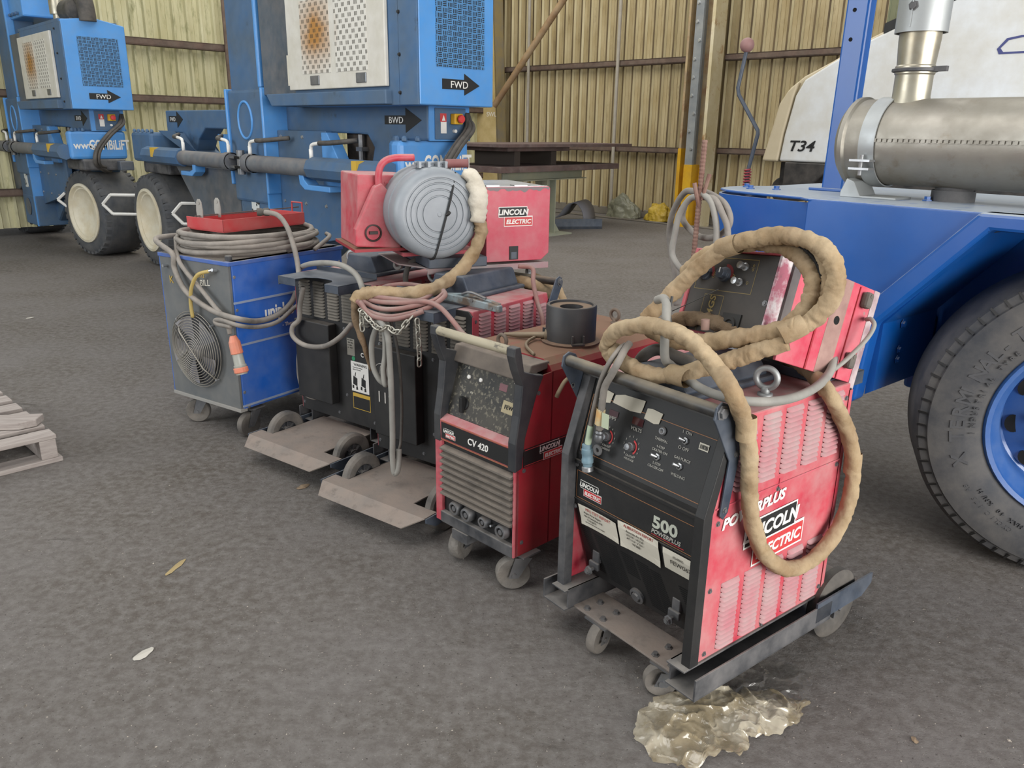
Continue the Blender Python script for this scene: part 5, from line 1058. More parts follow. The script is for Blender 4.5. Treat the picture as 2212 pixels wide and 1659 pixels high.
    MB().prism([(-.292, 1.03), (-.1, 1.015), (-.1, 1.2), (-.175, 1.285), (-.205, 1.27), (-.29, 1.1)], 'y', .13, .18).build('red_side_wing', RED, t, bevel=.006)
    MB().box(-.3, -.02, .12, .5, 1.008, 1.02).build('lower_edge', REDD, t)
    for z in (1.28, 1.26, 1.24, 1.22, 1.2): MB().box(-.15, -.06, .172, .18, z, z+.008).build('vent_rib', RED, L)
    MB().lathe([(.032, 0), (.036, -.008), (.03, -.01), (.028, .004), (.0005, .004)], (-.218, .13, 1.085), (0, 1, 0), 28).box(-.235, -.2, .118, .13, 1.08, 1.092).build('round_socket', mat('brown_black_socket', '352825', .6), L, smooth='angle')
    MB().tube(spline([(-.178, .15, 1.23), (-.182, .15, 1.31), (-.165, .15, 1.36), (-.12, .15, 1.382), (-.03, .15, 1.385)], 8), .0145, 16).build('tube_handle', RED, t, smooth=True)
feeder()
# ------------------------------------------------------------------ tilted wire feeder on the front welder
def feeder2():
    t = empty('wire_feeder', .462, 2.202, .974, 0, 'red wire feeder with black dial panel, leaning tilted behind the leather hose', 'wire feeder')
    t.rotation_euler = (math.radians(-19.07), math.radians(-4.71), math.radians(-58.41))
    W_, D, H = .299, .396, .228; X = Vector((1, 0, 0)); Zv = Vector((0, 0, 1)); EDG = mat('scraped_pink_edge', 'a8596b', .5, col2='d0c8c8', sc=12, lo=.5, hi=.62, col3='5a4648', sc3=10, lo3=.58, hi3=.66)
    MB().box(.004, W_-.004, .012, D, .0, H).build('red_body', REDL, t, bevel=.004)
    MB().box(0, .012, -.004, .05, 0, H).box(0, W_, -.004, .06, H-.004, H+.002).build('front_rim', RED, t, bevel=.002)
    pn = MB().box(.012, W_-.006, .002, .012, .002, H-.006).build('dial_panel', mat('brown_black_panel', '2e2b29', .55, col2='353230', sc=6, dust='6b6259', da=.3), t)
    GP_ = mat('gold_print', '8d7a4a', .6)
    def ln(mb, x0, z0, x1, z1, th=.0007):
        d = Vector((x1-x0, 0, z1-z0)).normalized(); s = Vector((-d.z, 0, d.x))*th
        a, b = Vector((x0, .0014, z0)), Vector((x1, .0014, z1)); mb.quad(a-s, b-s, b+s, a+s)
    mb = MB()
    for q in (((.028, .118), (.232, .118), (.232, .208), (.028, .208)), ((.075, .002), (.075, .105), (.145, .105), (.145, .002))):
        for i in range(4 if q[0][0] < .05 else 3): ln(mb, *q[i], *q[(i+1) % 4])
    mb.build('gold_lines', GP_, pn)
    for x in (.06, .128):
        pts = [((x+.02*math.cos(a), .0013, .163+.02*math.sin(a)), (x+.029*math.cos(a), .0013, .163+.029*math.sin(a))) for a in [math.radians(95-110*j/14) for j in range(15)]]
        mb = MB(); [mb.quad(pts[j][0], pts[j+1][0], pts[j+1][1], pts[j][1]) for j in range(14)]; mb.build('red_dial_arc', mat('dark_red_dial', '7c2a2c', .6), pn)
        k = MB().lathe([(.021, 0), (.02, .008), (.016, .01), (.014, .024), (.0005, .025)], (x, .002, .163), (0, -1, 0), 10).build('control_knob', NAVY, pn, bevel=.001)
        MB().box(x-.001, x+.001, -.0245, -.0215, .163, .177).build('pointer', MW, k)
    for x, z in ((.192, .188), (.186, .146)): MB().lathe([(.011, 0), (.011, .004), (.007, .006), (.007, .016), (.0095, .017), (.0095, .026), (.0005, .027)], (x, .002, z), (0, -1, 0), 16).build('push_switch', STLB, pn)
    letters('gold_lettering', [('LF-4GS', .021, (.118, .0012, .012), Zv, -X, 'LEFT', .12, .02, 1.05), ('V', .012, (.165, .0012, .158), Zv, -X), ('o|o', .01, (.092, .0012, .15), Zv, -X), ('o|o', .01, (.222, .0012, .178), Zv, -X), ('O', .008, (.215, .0012, .142), Zv, -X)], GP_, pn, ext=.0003)
    MB().box(.162, .225, -.003, .002, .0, .062).lathe([(.022, .003), (.022, .008), (.015, .008), (.012, .001), (.0005, .001)], (.193, .0, .03), (0, -1, 0), 24).build('round_socket', BLK, pn)
    screws([(.035, .002, .02), (.155, .002, .02), (.285, .002, .1)], (0, -1, 0), pn)
    # underside plate that faces right, with rubber feet
    sd = MB().box(W_-.004, W_+.004, .0, .045, -.002, H+.002).build('scraped_edge_strip', EDG, t, bevel=.001)
    MB().box(W_-.004, W_+.012, .045, .075, -.002, H+.004).build('dark_channel', mat('dark_channel', '4a4446', .6, dust=DUST, da=.4), t, bevel=.001)
    bt = MB().box(W_-.004, W_+.006, .075, D+.012, -.03, H+.006).build('bottom_plate', REDL, t, bevel=.002)
    MB().box(W_+.006, W_+.0066, .235, .3, -.03, H+.005).build('worn_bare_strip', mat('worn_bare_strip', 'a08076', .7, col2='8a6a62', sc=12), bt)
    MB().lathe([(.0005, .0008), (.012, .0008)], (W_+.0062, .27, .12), (1, 0, 0), 20).lathe([(.0005, .0008), (.006, .0008)], (W_+.0062, .1, .07), (1, 0, 0), 16).build('round_holes', DARKH, bt)
    MB().box(W_+.006, W_+.009, .19, .196, -.03, H).box(W_+.006, W_+.009, .33, .333, -.03, H).build('pressed_rib', REDD, bt)
    for z in (.175, .005): MB().box(W_+.006, W_+.03, .345, .372, z, z+.045).lathe([(.0005, .003), (.006, .003)], (W_+.028, .358, z+.034), (1, 0, 0), 12).build('rubber_foot', mat('old_rubber_foot', '4c4842', .8, dust=DUST, da=.4), bt, bevel=.008)
    MB().box(W_-.01, W_+.008, D+.0, D+.025, -.05, H+.006).build('end_angle', mat('rusty_pink_angle', '8d7276', .6, col2='b7a9a8', sc=10, col3='5a4446', sc3=9, lo3=.58, hi3=.66), t, bevel=.001)
feeder2()
# ------------------------------------------------------------------ hoses on the front welder
def sleeve(name, fr, pts, label, seed, r=.0225, m=LEATH, cat='hose', n=9, wr=.17, ax='y', group=None):
    return hose(name, fr.path(pts, ax), r, m, label, cat, n, wr, 16, None, group, seed)
BLKP = mat('black_piping', '191715', .8)
sleeve_L = empty('leather_hose', *P.w(.4, .2, 0)[:2], 0, 0, 'long tan leather-sleeved hose looped over the front welder, one bight hanging down its side', 'hose')
def lp(pts): return [q-sleeve_L.location for q in pts]
def lpart(name, pts, seed, m=LEATH, r=.0225, wr=.2, n=14, seg=24):
    Q = spline(lp(pts), n)
    def rf(i, a):
        q = Vector((i*.33, math.cos(a)*1.2, math.sin(a)*1.2+seed)); return 1+wr*.9*noise.noise(q*.7)+wr*.25*noise.noise(q*2)-wr*1.7*max(0, .42-abs(noise.noise(Vector((i*.3+math.sin(a)*.4, seed+math.cos(a)*.5, 4))))*3.2)
    return MB().tube(Q, r, seg, rf=rf).build(name, m, sleeve_L, smooth=True), Q
outer = P.path([(1712, 712, .2), (1760, 688, .235), (1797, 640, .25), (1806, 590, .25), (1788, 548, .25), (1750, 521, .25), (1700, 510, .25), (1640, 513, .24), (1575, 532, .23), (1515, 572, .22), (1470, 615, .2), (1430, 655, .17), (1395, 690, .15)])
lpart('sleeve_outer_loop', outer, 1)
lpart('sleeve_cross_run', P.path([(1722, 706, .2), (1660, 720, .19), (1600, 730, .17), (1540, 737, .155), (1490, 738, .14), (1440, 728, .13), (1400, 706, .14)]), 7, r=.0235)
inner = P.path([(1480, 590, .27), (1530, 550, .27), (1600, 527, .28), (1670, 527, .28), (1722, 548, .28), (1752, 588, .27), (1755, 635, .26), (1730, 680, .25), (1690, 715, .25)])
lpart('sleeve_inner_loop', inner, 13)
third = P.path([(1650, 512, .262), (1720, 512, .27), (1765, 540, .28), (1785, 580, .28), (1782, 630, .275), (1755, 675, .26), (1720, 700, .24)])
_, Q = lpart('sleeve_third_loop', third, 17, r=.018)
MB().tube([q+Vector((-.014, -.004, -.012)) for q in Q], .0045, 6, rf=lambda i, a: 1+.5*noise.noise(Vector((i*.7, 2, 2)))).build('black_piping', BLKP, sleeve_L, smooth=True)
lpart('sleeve_lower_run', P.path([(1700, 738, .2), (1640, 757, .17), (1590, 775, .145), (1530, 792, .115), (1460, 810, .08), (1400, 808, .05), (1350, 785, .04), (1325, 755, .045)]), 23, r=.0225)
bight = P.path([(1326, 778, .045), (1312, 748, .04), (1330, 716, .03), (1370, 704, .03), (1420, 706, .03), (1470, 722, .03), (1515, 757, .03), (1553, 803, .035)])+P.path([(1583, 850, .565), (1606, 905, .565), (1619, 985, .566), (1619, 1060, .566), (1626, 1130, .566), (1648, 1192, .566), (1695, 1228, .566), (1745, 1215, .566), (1790, 1173, .566), (1825, 1110, .566), (1842, 1030, .566), (1837, 955, .562), (1813, 890, .563), (1787, 845, .56)], 'x')+P.path([(1745, 800, .875), (1700, 775, .875), (1660, 758, .872)], 'z')
lpart('sleeve_hanging_bight', bight, 31, r=.0215, wr=.2)
lpart('sleeve_brown_run', P.path([(1425, 705, .24), (1465, 692, .25), (1510, 688, .26), (1555, 700, .26), (1600, 725, .25)]), 41, m=mat('brown_leather_sleeve', '7a6148', .9, col2='5f4a36', sc=9, dust='a08e74', da=.4, bump=.6, bsc=50), r=.021, wr=.25)
for (pt, ax_, r_) in ((outer[0], (outer[1]-outer[0]), .026), (P.hit(1612, 925, 'x', .564), Vector((.05, 0, -1)), .0245), (P.hit(1466, 812, 'y', .075), P.X, .0255), (P.hit(1575, 532, 'y', .23), P.X+P.Z*.35, .026), (P.hit(1842, 1000, 'x', .56), Vector((0, .1, 1)), .024)):
    o_ = pt-sleeve_L.location; a_ = Vector(ax_).normalized(); MB().lathe([(r_*.95, -.03), (r_, -.024), (r_*1.03, .0), (r_*1.0, .024), (r_*.95, .03)], o_, a_, 20).build('stitched_collar', LEATH, sleeve_L, smooth=True)
# grey gas hose, control cables and the blue-grey plug over the handle
GH = mat('pale_grey_hose', '7d7b75', .6, col2='918f88', sc=10, dust='a09c94', da=.5, dtop=.3)
gh = P.path([(1436, 770, .07), (1438, 700, .07), (1440, 660, .09), (1434, 645, .12), (1420, 648, .14)])
hose('grey_control_hose', list(reversed(gh))+P.path([(1450, 790, .095), (1480, 815, .09), (1520, 842, .09)])+P.path([(1580, 862, .89), (1650, 868, .885), (1710, 860, .88), (1760, 838, .88), (1790, 808, .89), (1801, 775, .915), (1795, 762, .92)], 'z'), .0118, GH, 'pale grey rubber hose curving round the lifting eye on the front welder', 'hose')
hose('thin_grey_lead', P.path([(1800, 800, .5), (1830, 775, .54), (1870, 735, .58), (1888, 705, .6), (1882, 690, .62), (1872, 690, .64)]), .0062, GH, 'thin grey lead hooked round the right end of the tilted wire feeder', 'cable')
cc = empty('control_cables', *P.w(.05, 0, 0)[:2], 0, 0, 'two grey control cables over the front handle, ending in a teal plug and a lug', 'cable')
def cpth(pts, ax='y'): return [q-cc.location for q in P.path(pts, ax)]
ca = cpth([(1350, 745, .055), (1340, 752, .03), (1322, 775, -.004), (1308, 800, -.012), (1296, 830, -.012), (1284, 880, -.004), (1274, 930, .004)])
MB().tube(spline(ca, 8), .0072, 10).build('thin_cable', HOSE, cc, smooth=True)
cb2 = cpth([(1360, 742, .06), (1350, 755, .035), (1336, 782, -.002), (1322, 808, -.012), (1306, 838, -.012), (1300, 880, -.006), (1294, 930, .002)])
MB().tube(spline(cb2, 8), .0098, 12).build('thick_cable', HOSE, cc, smooth=True)
def tube_at(a, b, r, name, m, seg=16, prof=None):
    A_ = cpth([a])[0]; B_ = cpth([b])[0]; o = MB().lathe(prof or [(r, 0), (r, (B_-A_).length)], A_, (B_-A_), seg).build(name, m, cc, smooth='angle'); return o
L1 = (cpth([(1270, 1025, .012)])[0]-cpth([(1268, 958, .012)])[0]).length
tube_at((1268, 958, .004), (1270, 1026, .004), .016, 'teal_plug', COL_TEAL, 20, [(.008, 0), (.014, .002), (.014, .014), (.0165, .016), (.0165, .03), (.0155, .032), (.0155, .044), (.017, .046), (.017, .056), (.014, .058), (.013, .072), (.0005, .072)])
tube_at((1269, 1008, .004), (1270, 1026, .004), .015, 'knurled_ring', STLB, 24, [(.014, -.002), (.0165, 0), (.0165, .012), (.014, .014)])
tube_at((1277, 918, .004), (1270, 958, .004), .0095, 'green_tag', mat('green_white_tag', 'a9bfa4', .7, dust='c0b8a0', da=.4))
tube_at((1299, 882, -.004), (1294, 916, -.002), .0125, 'orange_tag', mat('orange_tag', 'c9a06a', .7, col2='b9c0a2', sc=20), 16)
MB().box(0, .026, 0, .0015, -.03, .012, T=Matrix.Translation(cpth([(1300, 900, -.012)])[0]) @ Matrix.Rotation(math.radians(-52), 4, 'Z')).build('paper_flag', mat('pale_green_tag', 'b8c4a8', .8, dust='c0b8a0', da=.3), cc)
tube_at((1295, 930, .0), (1292, 960, .0), .0115, 'lug_barrel', STL, 14, [(.0098, 0), (.0125, .006), (.0105, .012), (.0125, .016), (.0115, .03), (.008, .034)])
p_ = cpth([(1291, 972, .004)])[0]; MB().lathe([(.0065, -.002), (.016, -.002), (.016, .002), (.0065, .002)], p_, P.Y, 24, closed=True).build('lug_eye', STL, cc, smooth='angle')
hose('dark_hose_bend', P.path([(1375, 790, .13), (1395, 765, .13), (1425, 755, .15), (1460, 770, .16), (1500, 785, .18)]), .017, HOSED, 'dark blue-black hose bend under the leather arch on the front welder', 'hose')
tag(MB().tube(P.path([(1452, 672, .1), (1500, 650, .11), (1552, 625, .12)]), .0012, 5).tube(P.path([(1452, 640, .105), (1446, 672, .095), (1450, 706, .1), (1456, 700, .115)]), .004, 6).build('cable_tie', BLK, None, centre=True), 'black cable tie with a long tail, in front of the tilted dial panel', 'cable tie')
tag(MB().cyl(P.hit(1523, 712, 'y', .17), P.hit(1524, 690, 'y', .17), .011, 16).build('round_stub', mat('dusty_pink_stub', '9c7f74', .7), None, smooth='angle', centre=True), 'short dusty pink round stub between the leather hose runs', 'stub')
# rebar hook with cable hanging behind the feeder
rb = empty('rebar_hook', *P.w(.17, .645, 0)[:2], 0, 0, 'rusty ribbed rebar with welded hooks standing up behind the tilted feeder', 'rebar')
def rp_(pts): return [q-rb.location for q in P.path(pts)]
A0, A1 = rp_([(1488, 660, .645), (1523, 302, .645)])
mb = MB(); n_ = 90
mb.tube([A0+(A1-A0)*(i/n_) for i in range(n_+1)], [.0085*(1.13 if i % 2 else .94) for i in range(n_+1)], 8); mb.build('bar', RUSTB, rb)
for k, pts in enumerate(([(1500, 395, .62), (1505, 425, .625), (1509, 445, .64)], [(1533, 376, .655), (1524, 405, .65), (1516, 432, .645)])): MB().tube(rp_(pts), [.007, .0065, .006], 8).build('welded_hook', RUSTB, rb)
hc = empty('hanging_cable', *P.w(.17, .66, 0)[:2], 0, 0, 'grey cable coil hanging from the rusty rebar hook', 'cable')
def hp(pts): return [q-hc.location for q in P.path(pts)]
for k, pts in enumerate(([(1507, 415, .66), (1480, 415, .66), (1455, 455, .66), (1446, 500, .67), (1450, 550, .67), (1458, 590, .66), (1458, 620, .66), (1462, 660, .66)],
    [(1510, 425, .64), (1490, 430, .64), (1468, 462, .64), (1458, 505, .64), (1452, 545, .64), (1462, 570, .64), (1480, 590, .65), (1500, 610, .66)],
    [(1480, 440, .68), (1474, 470, .68), (1490, 495, .68), (1515, 512, .68), (1545, 512, .68), (1570, 495, .68), (1577, 470, .68), (1565, 440, .68), (1540, 422, .68), (1515, 412, .67)],
    [(1515, 418, .65), (1535, 435, .65), (1545, 470, .65), (1548, 500, .65), (1547, 530, .65), (1545, 560, .66)],
    [(1520, 425, .66), (1545, 432, .66), (1562, 465, .66), (1571, 490, .66), (1572, 520, .66), (1568, 560, .67)])):
    MB().tube(spline(hp(pts), 8), .0105, 10).build('cable_loop', GH if k % 2 else HOSE, hc, smooth=True)
# ------------------------------------------------------------------ hoses, cable and chains on the black-backed welders
fh = empty('leather_hose', *K2.w(.3, .0, 0)[:2], 0, 0, 'tan leather-sleeved hose running down from the grey spool cover to the chained cables', 'hose')
pts = WF.path([(1032, 470, -.07), (1040, 500, -.075), (1028, 535, -.08), (1003, 575, -.09), (965, 608, -.11)])+K2.path([(920, 628, -.03), (870, 634, -.06), (820, 632, -.1), (785, 636, -.14), (768, 655, -.16), (772, 700, -.16), (788, 750, -.15), (802, 800, -.13)])
Q = spline([q-fh.location for q in pts], 9)
def rf(i, a): q = Vector((i*.3, math.cos(a), math.sin(a)+5)); return 1+.2*noise.noise(q)+.2*noise.noise(q*2.6)-.16*abs(noise.noise(Vector((i*.7, a*.3, 9))))
m_ = int(len(Q)*.74)
MB().tube(Q[:m_+1], .0265, 20, rf=rf).build('sleeve', LEATH, fh, smooth=True); MB().tube([Q[i] for i in range(m_, len(Q))], [.021-.0005*(i-m_) for i in range(m_, len(Q))], 16, rf=rf).build('lower_sleeve', mat('brown_leather_sleeve', '7a6148'), fh, smooth=True)
MB().tube([q+Vector((.006, -.008, -.0215)) for q in Q[:m_]], .004, 6, rf=lambda i, a: 1+.5*noise.noise(Vector((i*.7, 2, 2)))).build('black_piping', BLKP, fh, smooth=True)
# cloth wrap at the top of that hose
cw = WF.path([(1000, 372, -.05), (1022, 385, -.06), (1032, 420, -.07), (1034, 450, -.075), (1032, 480, -.075)])
def rf2(i, a): return 1+.3*noise.noise(Vector((i*.25, math.cos(a)*1.5, math.sin(a)*1.5)))+.15*noise.noise(Vector((i*.9, a, 3)))
cl_ = MB().tube(spline(cw, 7), [.016+.021*min(1, i/8)-.008*max(0, (i-18)/10) for i in range(29)], 16, rf=rf2).build('cloth_wrap', mat('pale_canvas', 'c2baa9', .9, col2='d8d1c2', sc=10, dust='8f8474', da=.25, bump=.5, bsc=30), None, smooth=True, centre=True)
tag(cl_, 'pale canvas wrap hanging beside the grey spool cover', 'cloth')
# reddish cable bundle
pc = empty('red_cable_bundle', *K2.w(.3, -.05, 0)[:2], 0, 0, 'dusty reddish cable wound in flat loops on top of the black-backed welders', 'cable')
def pp_(fr, pts, ax='y'): return [q-pc.location for q in fr.path(pts, ax)]
def pt_(pts, name='cable_loop', r=.0098): MB().tube(spline(pts, 8), r, 10).build(name, PINK, pc, smooth=True)
pt_(pp_(K2, [(772, 650, -.17), (795, 672, -.17), (840, 684, -.16), (890, 676, -.13), (930, 662, -.09), (960, 640, -.04), (958, 628, -.0)]))
pt_(pp_(K2, [(775, 645, -.15), (810, 664, -.15), (850, 668, -.14), (900, 660, -.11), (940, 648, -.06), (960, 632, -.02)]))
pt_(pp_(K2, [(780, 644, -.13), (820, 652, -.13), (870, 654, -.12), (920, 652, -.1), (950, 664, -.1), (975, 690, -.12), (995, 715, -.16), (1004, 724, -.18)]))
pt_(pp_(K2, [(800, 640, -.12), (850, 646, -.11), (900, 650, -.08), (930, 636, -.02), (925, 622, .05), (880, 614, .1), (840, 617, .1), (820, 625, .05)]))
pt_(pp_(K2, [(778, 652, -.18), (800, 680, -.185), (840, 690, -.18), (880, 684, -.165), (915, 672, -.13)]))
hose('red_cable_tail', K2.path([(1120, 575, .42), (1150, 580, .44), (1152, 610, .42), (1160, 650, .4), (1172, 690, .37), (1174, 735, .35), (1178, 800, .34)]), .0095, PINK, 'dusty reddish cable dropping behind the louvred side beside the drum adapter', 'cable')
lh = sleeve('leather_hose', K2, [(1110, 605, .55), (1140, 612, .56), (1170, 625, .58), (1195, 650, .6), (1208, 690, .6)], 'short tan leather hose draped behind the louvred red welder, left piece', 51, r=.027)
lh2 = sleeve('leather_hose', K2, [(1150, 600, .64), (1180, 612, .66), (1205, 630, .68), (1218, 665, .68)], 'short tan leather hose draped behind the louvred red welder, right piece', 57, r=.025)
# electrode clamp
q0 = K2.l(K2.hit(955, 640, 'z', .87)); q1 = K2.l(K2.hit(1083, 662, 'z', .87)); ec = empty('earth_clamp', *K2.w(q0.x, q0.y, 0)[:2], .8425, math.degrees(math.atan2((K2.X*(q1.x-q0.x)+K2.Y*(q1.y-q0.y)).y, (K2.X*(q1.x-q0.x)+K2.Y*(q1.y-q0.y)).x)), 'worn steel earth clamp lying on the louvred red welder', 'clamp')
Lc = math.hypot(q1.x-q0.x, q1.y-q0.y); WC = mat('worn_blue_steel', '8b9ba0', .45, metal=.4, col2='6d5f52', sc=12, lo=.5, hi=.62, dust=DUST, da=.3)
MB().prism([(0, .012), (.04, .016), (Lc*.6, .008), (Lc, .004), (Lc, .03), (Lc*.6, .04), (.04, .046), (0, .04)], 'y', -.014, .01).build('lower_arm', WC, ec, bevel=.004)
MB().prism([(.0, .04), (Lc*.35, .052), (Lc*.62, .05), (Lc*.95, .034), (Lc*.95, .029), (Lc*.6, .043), (Lc*.3, .045), (.0, .033)], 'y', .0, .02).build('upper_arm', WC, ec, bevel=.002)
MB().cyl((Lc*.55, -.018, .035), (Lc*.55, .024, .035), .007, 12).cyl((Lc*.88, -.016, .018), (Lc*.88, .014, .018), .005, 10).tube(spline([(Lc*.35, .0, .05), (Lc*.5, 0, .062), (Lc*.75, 0, .048)], 5), .005, 8).build('spring_and_pins', STL, ec)
MB().tube([(-.06, .01, .03), (0, .0, .028), (.05, 0, .03)], .011, 10).build('handle_sleeve', HOSED, ec, smooth=True)
# chains
def chain(pts, name, label, pitch=.026, r=.0033):
    Q = spline(pts, 14); d = [0]
    for a, b in zip(Q, Q[1:]): d.append(d[-1]+(b-a).length)
    mb = MB(); s = 0; k = 0
    while s+pitch < d[-1]:
        def at(v):
            for i in range(1, len(d)):
                if d[i] >= v: return Q[i-1].lerp(Q[i], (v-d[i-1])/max(1e-9, d[i]-d[i-1]))
            return Q[-1]
        a, b = at(s), at(s+pitch); t_ = (b-a).normalized(); c = (a+b)/2
        sd = t_.cross(Vector((.5, .8, .2))).normalized(); up_ = sd.cross(t_); e = sd if k % 2 else (up_*.9+sd*.3).normalized()
        hl, hw = pitch*.68, pitch*.34; ring = []
        for i in range(16):
            an = 2*PI*i/16; x_ = math.cos(an); ring.append(c+t_*((hl-hw)*(1 if x_ > 0 else -1)+hw*x_)+e*(hw*math.sin(an)))
        mb.tube(ring, r, 6, closed=True); s += pitch*.98; k += 1
    return tag(mb.build(name, ZINC, None, smooth=True, centre=True), label, 'chain')
chain(K2.path([(778, 668, -.19), (792, 684, -.2), (806, 700, -.205), (822, 712, -.21), (838, 706, -.215), (858, 720, -.215), (876, 700, -.2), (892, 682, -.18)]), 'chain', 'galvanised chain holding the grey cable bundle against the welder back')
chain(K2.path([(782, 672, -.2), (781, 690, -.2), (783, 714, -.2), (784, 720, -.2)]), 'chain', 'short free end of galvanised chain left of the grey cable bundle')
chain(K2.path([(901, 690, -.15), (903, 720, -.15), (906, 760, -.15), (906, 796, -.15)]), 'chain', 'free length of galvanised chain hanging straight down, right of the cable bundle')
# grey cable bundle
gc = empty('grey_cable_bundle', *K2.w(.15, -.2, 0)[:2], 0, 0, 'grey cables folded in a long bundle hanging from the chain', 'cable')
def gt(pts, name, m=GH, r=.0115): MB().tube(spline([q-gc.location for q in K2.path(pts)], 9), r, 12).build(name, m, gc, smooth=True)
gt([(812, 694, -.17), (826, 700, -.19), (838, 730, -.2), (842, 780, -.2), (846, 860, -.2), (848, 940, -.2), (848, 990, -.2), (852, 1022, -.2), (860, 1012, -.19), (862, 970, -.17)], 'long_fold')
gt([(828, 696, -.18), (832, 730, -.19), (832, 770, -.19), (828, 800, -.19), (832, 830, -.185), (838, 822, -.17), (832, 790, -.14)], 'middle_fold')
gt([(826, 700, -.17), (812, 712, -.17), (803, 745, -.17), (806, 790, -.17), (818, 818, -.17), (832, 830, -.16)], 'short_fold')
gt([(843, 690, -.15), (856, 740, -.13), (864, 800, -.13), (868, 880, -.12), (866, 950, -.13), (862, 972, -.16)], 'thin_black_lead', HOSED, .006)
gt([(830, 684, -.14), (828, 700, -.15)], 'yellow_lead', mat('yellow_lead', 'b8952c', .6), .005)
# cables on the first black back
hose('grey_hose', K1.path([(640, 590, .28), (655, 575, .05), (690, 568, -.02), (735, 572, -.06), (768, 592, -.1), (782, 620, -.12), (785, 640, -.1)]), .0125, GH, 'grey cable arching over the top bracket of the first black-backed welder', 'cable')
hose('grey_hose', K1.path([(655, 620, -.06), (648, 660, -.06), (646, 690, -.07), (632, 706, -.08), (634, 728, -.09), (660, 746, -.1), (700, 748, -.1), (735, 728, -.1), (760, 700, -.09)]), .0115, HOSE, 'grey cable loop lying across the cover of the first black-backed welder', 'cable')
hose('grey_hose', K1.path([(650, 730, -.03), (645, 780, -.03), (648, 820, -.035), (660, 850, -.04), (680, 859, -.035), (700, 853, -.01)]), .011, HOSE, 'grey cable running down the left edge of the first black-backed welder', 'cable')
hose('draped_cable', BF.path([(572, 458, .33), (600, 465, .35), (620, 490, .33), (634, 530, .3), (643, 570, .25), (646, 600, .2)]), .0125, HOSE, 'thick grey cable curving out of the red tray down towards the first black-backed welder', 'cable')
tag(MB().lathe([(.012, -.03), (.019, -.028), (.02, -.01), (.016, 0), (.02, .01), (.02, .03), (.013, .034)], BF.hit(568, 458, 'y', .33), (1, .3, 0), 16).build('cable_coupling', HOSED, None, smooth='angle', centre=True), 'dusty round cable coupling resting on the rim of the red tray', 'coupling')
hose('thin_black_hose', WF.path([(900, 560, .2), (884, 572, .2), (876, 600, .2), (882, 630, .2), (890, 640, .18)]), .0125, HOSED, 'black hose loop hanging below the red wire feeder', 'hose')
# ------------------------------------------------------------------ on the floor
def film(name, cx, cy, deg, outl, hgt, m, label, seed, res=150):
    """crumpled film with a ragged outline given as radii by angle"""
    v = []; n = 220; k = 70
    def rad(a):
        f = a/(2*PI)*len(outl); i = int(f); t_ = f-i; return outl[i % len(outl)]*(1-t_)+outl[(i+1) % len(outl)]*t_
    for j in range(k+1):
        for i in range(n):
            a = 2*PI*i/n; r = rad(a)*(1+.12*noise.noise(Vector((math.cos(a)*5, math.sin(a)*5, seed)))+.05*noise.noise(Vector((math.cos(a)*16, math.sin(a)*16, seed))))*j/k; x, y = r*math.cos(a), r*math.sin(a)
            p = Vector((x*7, y*7, seed)); q = Vector((x*15+y*4, y*15, seed+3)); s_ = Vector((x*38, y*38, seed+7))
            h = .45+.8*noise.noise(p); rid = .5-abs(noise.noise(q))*2.4; r2 = .5-abs(noise.noise(s_))*2.4
            z = hgt*(max(0, h)*(1-(j/k)**4)*.9+.55*max(0, rid)+.12*max(0, r2))+.002
            v.append((x+.012*noise.noise(q), y+.012*noise.noise(s_), z))
    f = [(j*n+i, j*n+(i+1) % n, (j+1)*n+(i+1) % n, (j+1)*n+i) for j in range(k) for i in range(n)]
    o = MB().add(v, f).build(name, m, None, smooth=True); o.location = (cx, cy, 0); o.rotation_euler = (0, 0, math.radians(deg)); return tag(o, label, 'plastic sheet')
def film_mat(name, col, alpha, trans=.0):
    m = mat(name, col, .16, spec=1, col2='d8cdb4' if alpha > .45 else col, sc=10, lo=.45, hi=.6, coat=.6); b = m.node_tree.nodes['Principled BSDF']; b.inputs['Alpha'].default_value = alpha; b.inputs['Coat Roughness'].default_value = .08; return m
film('plastic_film', .57, 1.77, 12, [.27, .19, .12, .11, .12, .13, .16, .2, .24, .26, .21, .13, .14, .1, .12, .19], .05, film_mat('yellowed_film', 'a89878', .5), 'crumpled yellowed clear plastic film on the floor below the front welder', 3)
film('plastic_film', .72, 1.9, 20, [.17, .12, .1, .12, .14, .1, .1, .12], .022, film_mat('clear_film', '6f6a64', .35), 'flatter smoky clear film half under the rear of the yellowed film', 8)
film('plastic_film', .93, 1.48, 0, [.06, .07, .05, .06, .05, .05], .006, film_mat('clear_film', '6f6a64', .35), 'small flat scrap of clear film at the bottom edge of the photo', 12)
# pallet
pl_ = empty('pallet', -2.10, 3.42, 0, 46, 'weathered grey timber pallet cut by the left edge of the photo', 'pallet')
for y in (0, .16, .33, .5, .67, .84): 
    MB().box(-1.1, .0, y, y+.1+.01*(y > .3), .112, .132).build('deck_board', WOOD, pl_, bevel=.003)
for x in (-1.1, -.6, -.075): MB().box(x, x+.07, .0, .94, .022, .112).build('stringer', WOOD, pl_, bevel=.003)
for y in (0, .42, .84): MB().box(-1.1, .01, y-.01, y+.1, 0, .022).build('bottom_board', WOOD, pl_, bevel=.003)
lb = MB().prism([(-.5, 0), (.27, 0), (.33, .045), (.33, .13), (-.5, .12)], 'z', 0, .035).build('loose_board', WOOD, None, bevel=.004); lb.location = (-2.56, 3.42, .134); lb.rotation_euler = (0, 0, math.radians(8)); tag(lb, 'short loose grey board lying on the pallet', 'board')
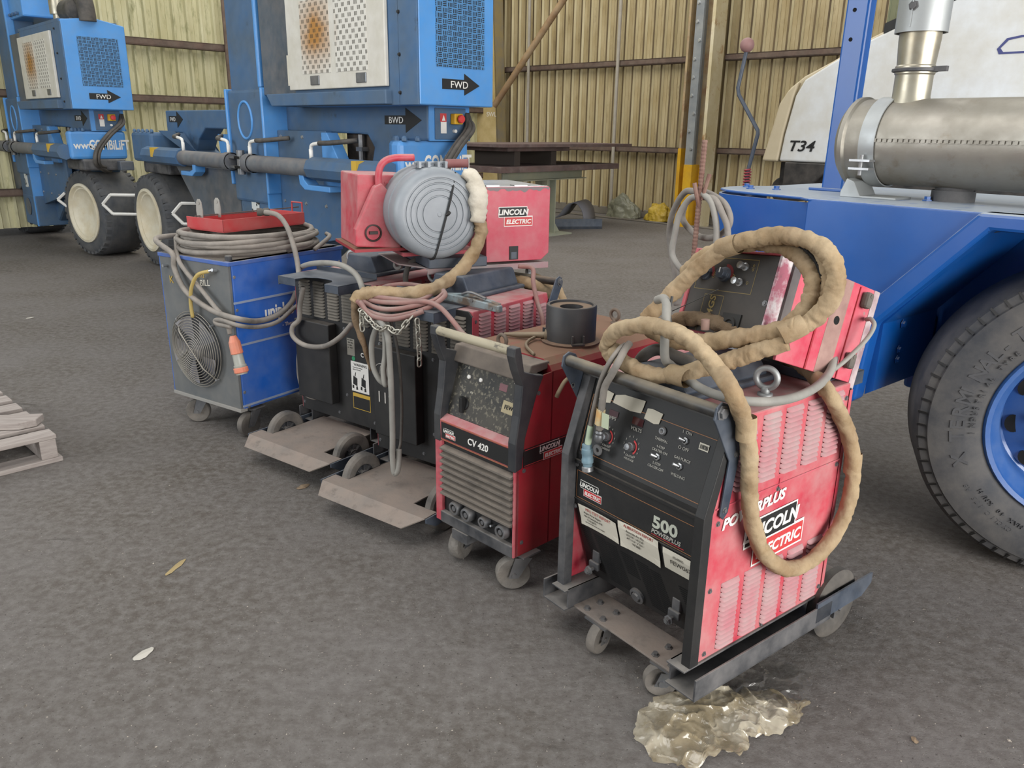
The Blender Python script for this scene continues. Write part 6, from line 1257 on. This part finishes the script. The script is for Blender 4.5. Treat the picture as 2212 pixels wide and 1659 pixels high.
# floor litter
random.seed(5)
def flat_scrap(name, px, py, s, m, label, cat, asp=.5, seed=0):
    p = WORLD.hit(px, py, 'z', 0); n_ = 14; v = [(0, 0, .004)]+[(s*math.cos(a)*(1+.35*noise.noise(Vector((math.cos(a)*2, math.sin(a)*2, seed)))), s*asp*math.sin(a)*(1+.5*noise.noise(Vector((math.cos(a)*3, math.sin(a)*3, seed+4)))), .001+.004*abs(noise.noise(Vector((a*2, seed, 0))))) for a in [2*PI*i/n_ for i in range(n_)]]
    o = MB().add(v, [(0, 1+i, 1+(i+1) % n_) for i in range(n_)]).build(name, m); o.location = (p.x, p.y, .0008); o.rotation_euler = (0, 0, random.random()*1.5); return tag(o, label, cat)
LEAF = mat('dry_leaf', '8d7a63', .9, col2='6e5c49', sc=30); PLB = mat('pale_scrap', 'b5b0a6', .6)
flat_scrap('dry_leaf', 655, 1052, .035, LEAF, 'dry curled leaf under the tray of the first black-backed welder', 'leaf', .5, 1)
flat_scrap('plastic_scrap', 311, 1414, .035, PLB, 'pale plastic scrap on the open floor at lower left', 'scrap', .45, 2)
flat_scrap('white_scrap', 65, 687, .035, PLB, 'small white scrap on the floor above the pallet', 'scrap', .5, 3)
flat_scrap('dry_leaf', 1975, 1600, .014, LEAF, 'dry leaf fragment near the bottom right corner', 'leaf', .6, 4)
flat_scrap('wood_chip', 1640, 1577, .016, mat('pale_wood_chip', 'b19a70', .8), 'pale wood chip just in front of the yellowed film', 'chip', .25, 5)
flat_scrap('paint_smear', 380, 1226, .06, mat('ochre_floor_paint', '9c8a62', .9), 'ochre paint smear on the floor at left', 'paint mark', .2, 6)
mb = MB(); mb2 = MB()
for i in range(1500):
    px, py = random.uniform(0, 2212), random.uniform(700, 1655); p = WORLD.hit(px, py, 'z', 0); s = random.uniform(.0012, .0035)*(2.2 if random.random() < .04 else 1); a = random.random()*3
    c, d = math.cos(a)*s, math.sin(a)*s; w_ = random.uniform(.3, .8); z = s*.5
    mb.add([(p.x-c, p.y-d, 0), (p.x+d*w_, p.y-c*w_, 0), (p.x+c, p.y+d, 0), (p.x-d*w_, p.y+c*w_, 0), (p.x, p.y, z)], [(0, 1, 4), (1, 2, 4), (2, 3, 4), (3, 0, 4)])
tag(mb.build('floor_grit', mat('pale_grit', 'a39a8e', .8, col2='5a534c', sc=90, lo=.45, hi=.55)), 'fine pale grit and chips scattered over the asphalt floor', 'grit', None, 'stuff')
